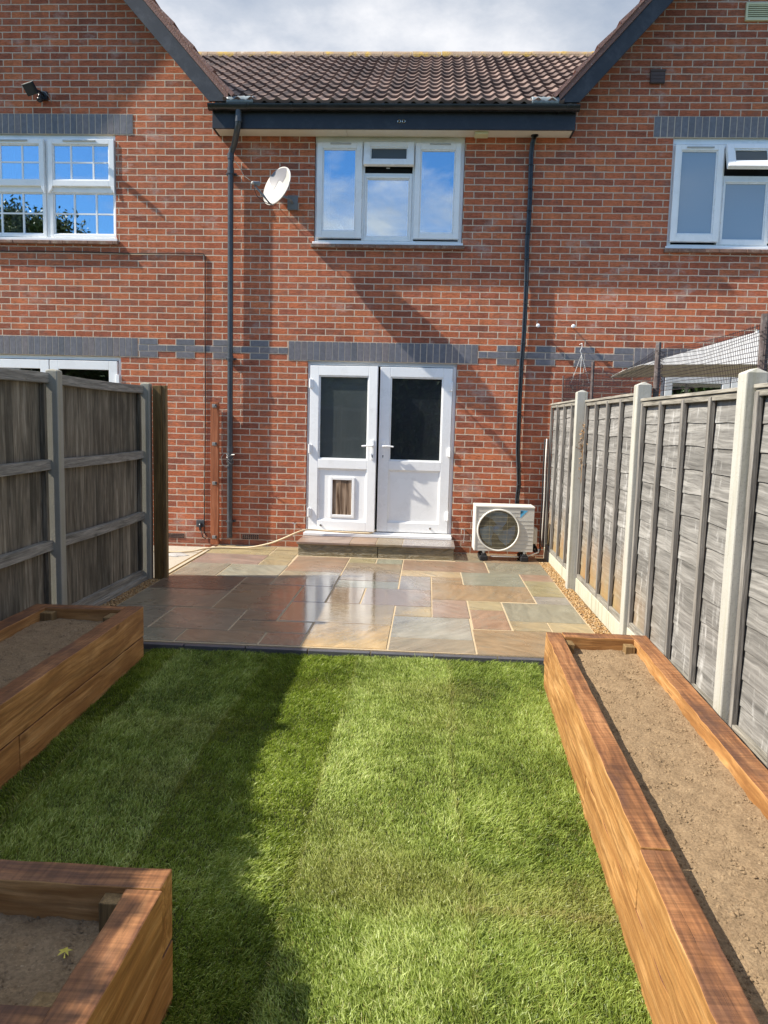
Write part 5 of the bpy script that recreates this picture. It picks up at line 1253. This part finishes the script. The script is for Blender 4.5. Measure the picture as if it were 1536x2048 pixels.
def soil_patch(name, x0, x1, y0, y1, z, label, skew=lambda x, y: x, res=.012, amp=.012, clods=900):
    nx_, ny_ = int((x1-x0)/res), int((y1-y0)/res); V = np.zeros(((nx_+1)*(ny_+1), 3)); k = 0
    for j in range(ny_+1):
        y = y0+(y1-y0)*j/ny_
        for i in range(nx_+1):
            x = x0+(x1-x0)*i/nx_
            h = mnoise.noise(Vector((x*3, y*3, 1)))*amp*1.2+mnoise.noise(Vector((x*14, y*14, 2)))*amp*.6+max(0, mnoise.noise(Vector((x*38, y*38, 5))))*amp*.8
            V[k] = (skew(x, y), y, z+h); k += 1
    idx = np.arange((nx_+1)*(ny_+1)).reshape(ny_+1, nx_+1)
    F = np.stack([idx[:-1, :-1], idx[:-1, 1:], idx[1:, 1:], idx[1:, :-1]], -1).reshape(-1, 4)
    # clods as lumpy 5-sided crumbs
    Vc = []; Fc = []; b0 = len(V)
    for c_ in range(clods):
        s_ = .0016+.003*random.random()+.007*random.random()**7 ; x = random.uniform(x0+.01, x1-.01); y = random.uniform(y0+.01, y1-.01)
        p = [(0, 0, 1), (1, 0, .1), (.3, .95, .15), (-.8, .6, 0), (-.8, -.6, .1), (.3, -.95, 0)]
        a = random.uniform(0, 6.28); ca, sa = math.cos(a), math.sin(a); hh = mnoise.noise(Vector((x*3, y*3, 1)))*amp*1.2
        for q in p:
            jx, jy, jz = (q[0]*ca-q[1]*sa)*random.uniform(.8, 1.3), (q[0]*sa+q[1]*ca)*random.uniform(.8, 1.3), q[2]*random.uniform(.6, 1.1)
            Vc.append((skew(x, y)+jx*s_, y+jy*s_, z+hh+jz*s_))
        o_ = b0+6*c_
        for k in range(5): Fc.append((o_, o_+1+k, o_+1+(k+1) % 5, o_))
    V = np.concatenate([V, np.array(Vc)]); 
    me = bpy.data.meshes.new(name); faces = [tuple(f_) for f_ in F.tolist()]+[(f_[0], f_[1], f_[2]) for f_ in Fc]
    me.from_pydata([tuple(v) for v in V], [], faces); me.materials.append(MAT['soil']); me.polygons.foreach_set('use_smooth', [True]*len(F)+[False]*len(Fc)); me.update()
    o = bpy.data.objects.new(name, me); COL.objects.link(o); return tag(o, label, 'soil', kind='stuff')
soil_patch('soil', .965, 1.395, -8.95, -4.68, .232, 'pale dry soil filling the long sunlit bed', rx, clods=6500)
soil_patch('soil', -2.33, -1.80, -6.85, -4.45, .232, 'dark soil filling the shaded left bed', lx, clods=1800)
soil_patch('soil', -2.3, -.64, -7.77, -7.34, .195, 'brown crumbly soil filling the near left bed', clods=2600, amp=.018)

# fallen leaves
def leaf_obj(c_, size, mat, label, rz=0):
    mb = MB(); V = [(0, 0, .004)]; n = 5
    for k in range(n*2):
        a = -PI/2+.5+(2*PI-1.0)*k/(n*2-1); rr = size*(1 if k % 2 == 0 else .45); V.append((rr*math.cos(a), rr*math.sin(a), .003+.004*(k % 2)))
    mb.add(V, [(0, k, k+1) for k in range(1, n*2)]); mb.add([(0, 0, .003), (-.002, -size*1.1, .002), (.002, -size*1.1, .002)], [(0, 1, 2)])
    M_ = Matrix.Rotation(rz, 4, 'Z'); mb.v = [tuple(M_ @ Vector(v)) for v in mb.v]
    o = mb.build('fallen_leaf', mat, None, loc=c_); return tag(o, label, 'leaf')
leaf_obj((-.745, -7.50, .206), .020, 'leaf_yellow', 'yellow lobed leaf lying on the soil of the near left bed', .4)
leaf_obj((.882, -7.36, .246), .014, 'leaf_green', 'green leaf in the shadow strip of the sunlit bed, farther from the camera', 1)
leaf_obj((.875, -7.58, .246), .011, 'leaf_green', 'small pale leaf in the shadow strip of the sunlit bed, nearest the camera', 2)

# ------------------------------------------------------------------ grass
def grass():
    def zone(n, x0, x1, y0, y1):
        return rng.uniform(x0, x1, n), rng.uniform(y0, y1, n)
    xs_, ys_ = [], []
    for (n, a) in ((360000, (-1.75, .90, -8.2, -4.180)), (25000, (-1.75, .90, -10, -8.2)), (90000, (-.62, .82, -8.2, -6.4))):
        x, y = zone(n, *a); xs_.append(x); ys_.append(y)
    x = np.concatenate(xs_); y = np.concatenate(ys_)
    rxe = .884+.0345*(y+4.6); lxe = -1.722-.0225*(y+4.37)
    keep = (x < np.where(y < -4.6, rxe, .93)) & (x > np.where(y > -6.9, lxe, -1.9)) & ~((x < -.548) & (y < -7.268) & (y > -7.96))
    x, y = x[keep], y[keep]; n = len(x)
    def pn(f, s, z=0):   # cheap smooth noise as a sum of sines
        v = 0; r_ = np.random.default_rng(s)
        for k in range(7):
            a = r_.uniform(0, 2*PI); ff = f*r_.uniform(.5, 1.6); p = r_.uniform(0, 2*PI); v = v+np.sin((x*np.cos(a)+y*np.sin(a))*ff+p)
        return v/3.2
    patch = pn(9, 1); patch2 = pn(26, 2); dirn = pn(5, 3)
    z = lawn_z(y)
    h = np.clip(.0205+.005*patch+.004*patch2+.0035*pn(60, 21), .010, .04)*rng.uniform(.55, 1.3, n)*np.where(rng.random(n) < .05, 1.5, 1.0)
    # turf rolls about 0.6 m wide, each with its own nap
    roll_i = np.floor((x-.30+.012*np.sin(y*3))/.61).astype(int)
    nap = np.array([.9, -2.2, 1.25, -1.75, .8, -.9, 2.0])[roll_i % 7]
    naps = np.array([1.0, .25, 1.1, .3, 1.0, .6, .8])[roll_i % 7]
    ang = nap+.8*dirn+rng.normal(0, .9, n)
    lean = h*(.55+.45*rng.random(n))*(.75+.5*naps)
    dx, dy = np.cos(ang)*lean, np.sin(ang)*lean
    w = rng.uniform(.0010, .0020, n)*1.05; pa = rng.uniform(0, 2*PI, n); wx, wy = np.cos(pa)*w, np.sin(pa)*w
    V = np.zeros((n, 5, 3)); 
    V[:, 0] = np.stack([x-wx, y-wy, z-.004], 1); V[:, 1] = np.stack([x+wx, y+wy, z-.004], 1)
    V[:, 2] = np.stack([x-wx*.85+dx*.38, y-wy*.85+dy*.38, z+h*.62], 1); V[:, 3] = np.stack([x+wx*.85+dx*.38, y+wy*.85+dy*.38, z+h*.62], 1)
    V[:, 4] = np.stack([x+dx, y+dy, z+h*rng.uniform(.8, 1.0, n)], 1)
    o = 5*np.arange(n)[:, None]
    T_ = np.concatenate([o+np.array([[0, 1, 3]]), o+np.array([[0, 3, 2]]), o+np.array([[2, 3, 4]])])
    rr = np.clip(.47+.13*patch+.12*pn(3, 9)+.10*pn(45, 31)+np.array([-.10, .0, .05, .03, .03, -.02, .12])[roll_i % 7]+rng.normal(0, .17, n), 0, 1)  # roll offsets paint each nap's light and dark strip into blade colour
    # the joints between rolls and scattered blades are straw coloured
    fx = ((x-.30+.012*np.sin(y*3))/.61) % 1.0; seam = np.exp(-(np.minimum(fx, 1-fx)*.61/.012)**2)
    cross = np.exp(-((y+6.82)/.018)**2)*(x > .27)
    dry = np.clip(.40*np.clip(pn(6, 12)-.35, 0, 1)+.45*seam*rng.random(n)+.8*cross*rng.random(n)+(rng.random(n) < .035)*.8, 0, .9)
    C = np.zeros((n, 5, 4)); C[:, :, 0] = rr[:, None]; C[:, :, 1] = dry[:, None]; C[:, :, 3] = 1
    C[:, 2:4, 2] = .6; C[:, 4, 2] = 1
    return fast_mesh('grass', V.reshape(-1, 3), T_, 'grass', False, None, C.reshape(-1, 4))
tag(grass(), 'freshly laid green turf between the raised beds', 'grass', kind='stuff')

# ------------------------------------------------------------------ trees seen in the panes; unseen hedges added for dark reflections and near shade
def tree(name, x, y, z0, h, crown_r, n_leaf, label, leaf=.05, sparse=1.0, seed=1):
    rnd = random.Random(seed); t = thing(name, label, 'tree', (x, y, z0))
    mb = MB(); tips = []
    mb.tube([(x, y, z0), (x+.05, y, z0+h*.3), (x-.05, y+.05, z0+h*.6), (x, y, z0+h*.93)], [h*.022, h*.018, h*.011, h*.004], 8)
    for i in range(26):
        t_ = rnd.uniform(.35, .92); a = rnd.uniform(0, 2*PI); L = crown_r*(1.15-.75*abs(t_-.55)/.45)*rnd.uniform(.6, 1.05)
        p0 = Vector((x, y, z0+h*t_)); p1 = p0+Vector((math.cos(a)*L, math.sin(a)*L, L*rnd.uniform(.2, .7))); pm = p0.lerp(p1, .5)+Vector((0, 0, -L*.05))
        mb.tube([p0, pm, p1], [h*.007, h*.004, h*.0015], 5); tips += [(pm, p1), (p0.lerp(p1, .3), p1)]
        for q in range(3):
            a2 = a+rnd.uniform(-1, 1); p2 = pm.lerp(p1, rnd.random())+Vector((math.cos(a2), math.sin(a2), rnd.uniform(-.2, .7)))*L*.4
            mb.tube([pm.lerp(p1, .3), p2], [h*.003, h*.001], 4); tips.append((pm, p2))
    mb.build('trunk', 'bark', t)
    V = []; F = []
    for i in range(n_leaf):
        a_, b_ = tips[rnd.randrange(len(tips))]; k = rnd.random()**.6; c_ = a_.lerp(b_, k)
        sp = crown_r*.10*sparse; c_ = c_+Vector((rnd.gauss(0, sp), rnd.gauss(0, sp), rnd.gauss(0, sp)))
        d1 = Vector((rnd.gauss(0, 1), rnd.gauss(0, 1), rnd.gauss(0, 1))).normalized(); d2 = d1.cross(Vector((rnd.gauss(0, 1), rnd.gauss(0, 1), rnd.gauss(0, 1)))).normalized(); s_ = leaf*rnd.uniform(.6, 1.2)
        b0 = len(V); V += [tuple(c_-d1*s_), tuple(c_+d2*s_*.4), tuple(c_+d1*s_), tuple(c_-d2*s_*.4)]; F.append((b0, b0+1, b0+2, b0+3))
    fast_mesh('crown', np.array(V), np.array(F), 'leaf', False, t)
    return t
tree('garden_tree', -14.6, -20, -.16, 9.4, 2.0, 16000, 'tall dark tree reflected in the left window panes', .10, 1.2, 3)
tree('garden_tree', -12.4, -20.5, -.16, 8.8, 1.5, 9000, 'thinner tree reflected in the lower right panes of the left window', .09, 1.2, 5)
V = []; F = []
hr = np.random.default_rng(5); n = 26000
cx_ = hr.uniform(-14, 14, n); cz_ = hr.uniform(-.16, 3.6, n)+.25*np.sin(cx_*1.3); cy_ = -17+hr.normal(0, .35, n)
for i in range(n):
    a = hr.normal(0, 1, 3); a /= np.linalg.norm(a); b_ = np.cross(a, hr.normal(0, 1, 3)); b_ /= np.linalg.norm(b_); c_ = np.array([cx_[i], cy_[i], cz_[i]]); V += [c_-a*.12, c_+b_*.07, c_+a*.12, c_-b_*.07]; F.append((4*i, 4*i+1, 4*i+2, 4*i+3))
HG = thing('hedge', 'unseen dark hedge added behind the camera to darken the door glass reflections', 'hedge', (0, -17, -.16))  # added out of view so the door glass reflects something dark
mb = MB(); mb.box(-14, 14, -17.35, -17.05, -.16, 3.3); mb.build('dark_core', 'bark', HG)  # solid dark core added so no sky gaps show in the reflection
fast_mesh('foliage', np.array(V), np.array(F), 'leaf', False, HG)
mb = MB()
for k in range(27): mb.tube([(-13+k, -17, -.16), (-13+k+random.uniform(-.2, .2), -17, 3.0)], [.05, .02], 5)
mb.build('stem', 'bark', HG)

SH = thing('shadow_hedge', 'unseen leafy hedge added beyond the left fence to shape the near lawn shadow', 'hedge', (-2.95, -7.6, -.1))  # added out of view; its rising top shapes the shadow edge on the lawn
V = []; F = []; n = 34000
yy = hr.uniform(-10.2, -5.55, n); top = np.interp(-yy, [5.5, 6.2, 6.9, 7.3, 7.7, 8.3, 10.2], [1.86, 2.04, 2.16, 2.26, 2.42, 2.46, 2.5])+.02*np.sin(yy*9)+.015*np.sin(yy*23)
zz_ = top-np.abs(hr.normal(0, .55, n))**1.5; xx_ = -2.86+hr.normal(0, .05, n)
for i in range(n):
    a = hr.normal(0, 1, 3); a /= np.linalg.norm(a); b_ = np.cross(a, hr.normal(0, 1, 3)); b_ /= np.linalg.norm(b_); c_ = np.array([xx_[i], yy[i], max(zz_[i], -.05)]); V += [c_-a*.026, c_+b_*.018, c_+a*.026, c_-b_*.018]; F.append((4*i, 4*i+1, 4*i+2, 4*i+3))
fast_mesh('foliage', np.array(V), np.array(F), 'leaf', False, SH)
mb = MB(); 
for k in range(12): mb.tube([(-2.93, -5.7-k*.4, -.1), (-2.93+random.uniform(-.03, .03), -5.7-k*.4, float(np.interp(5.7+k*.4, [5.5, 7.7, 10.2], [1.7, 2.2, 2.3])))], [.02, .008], 6)
mb.build('stem', 'bark', SH)
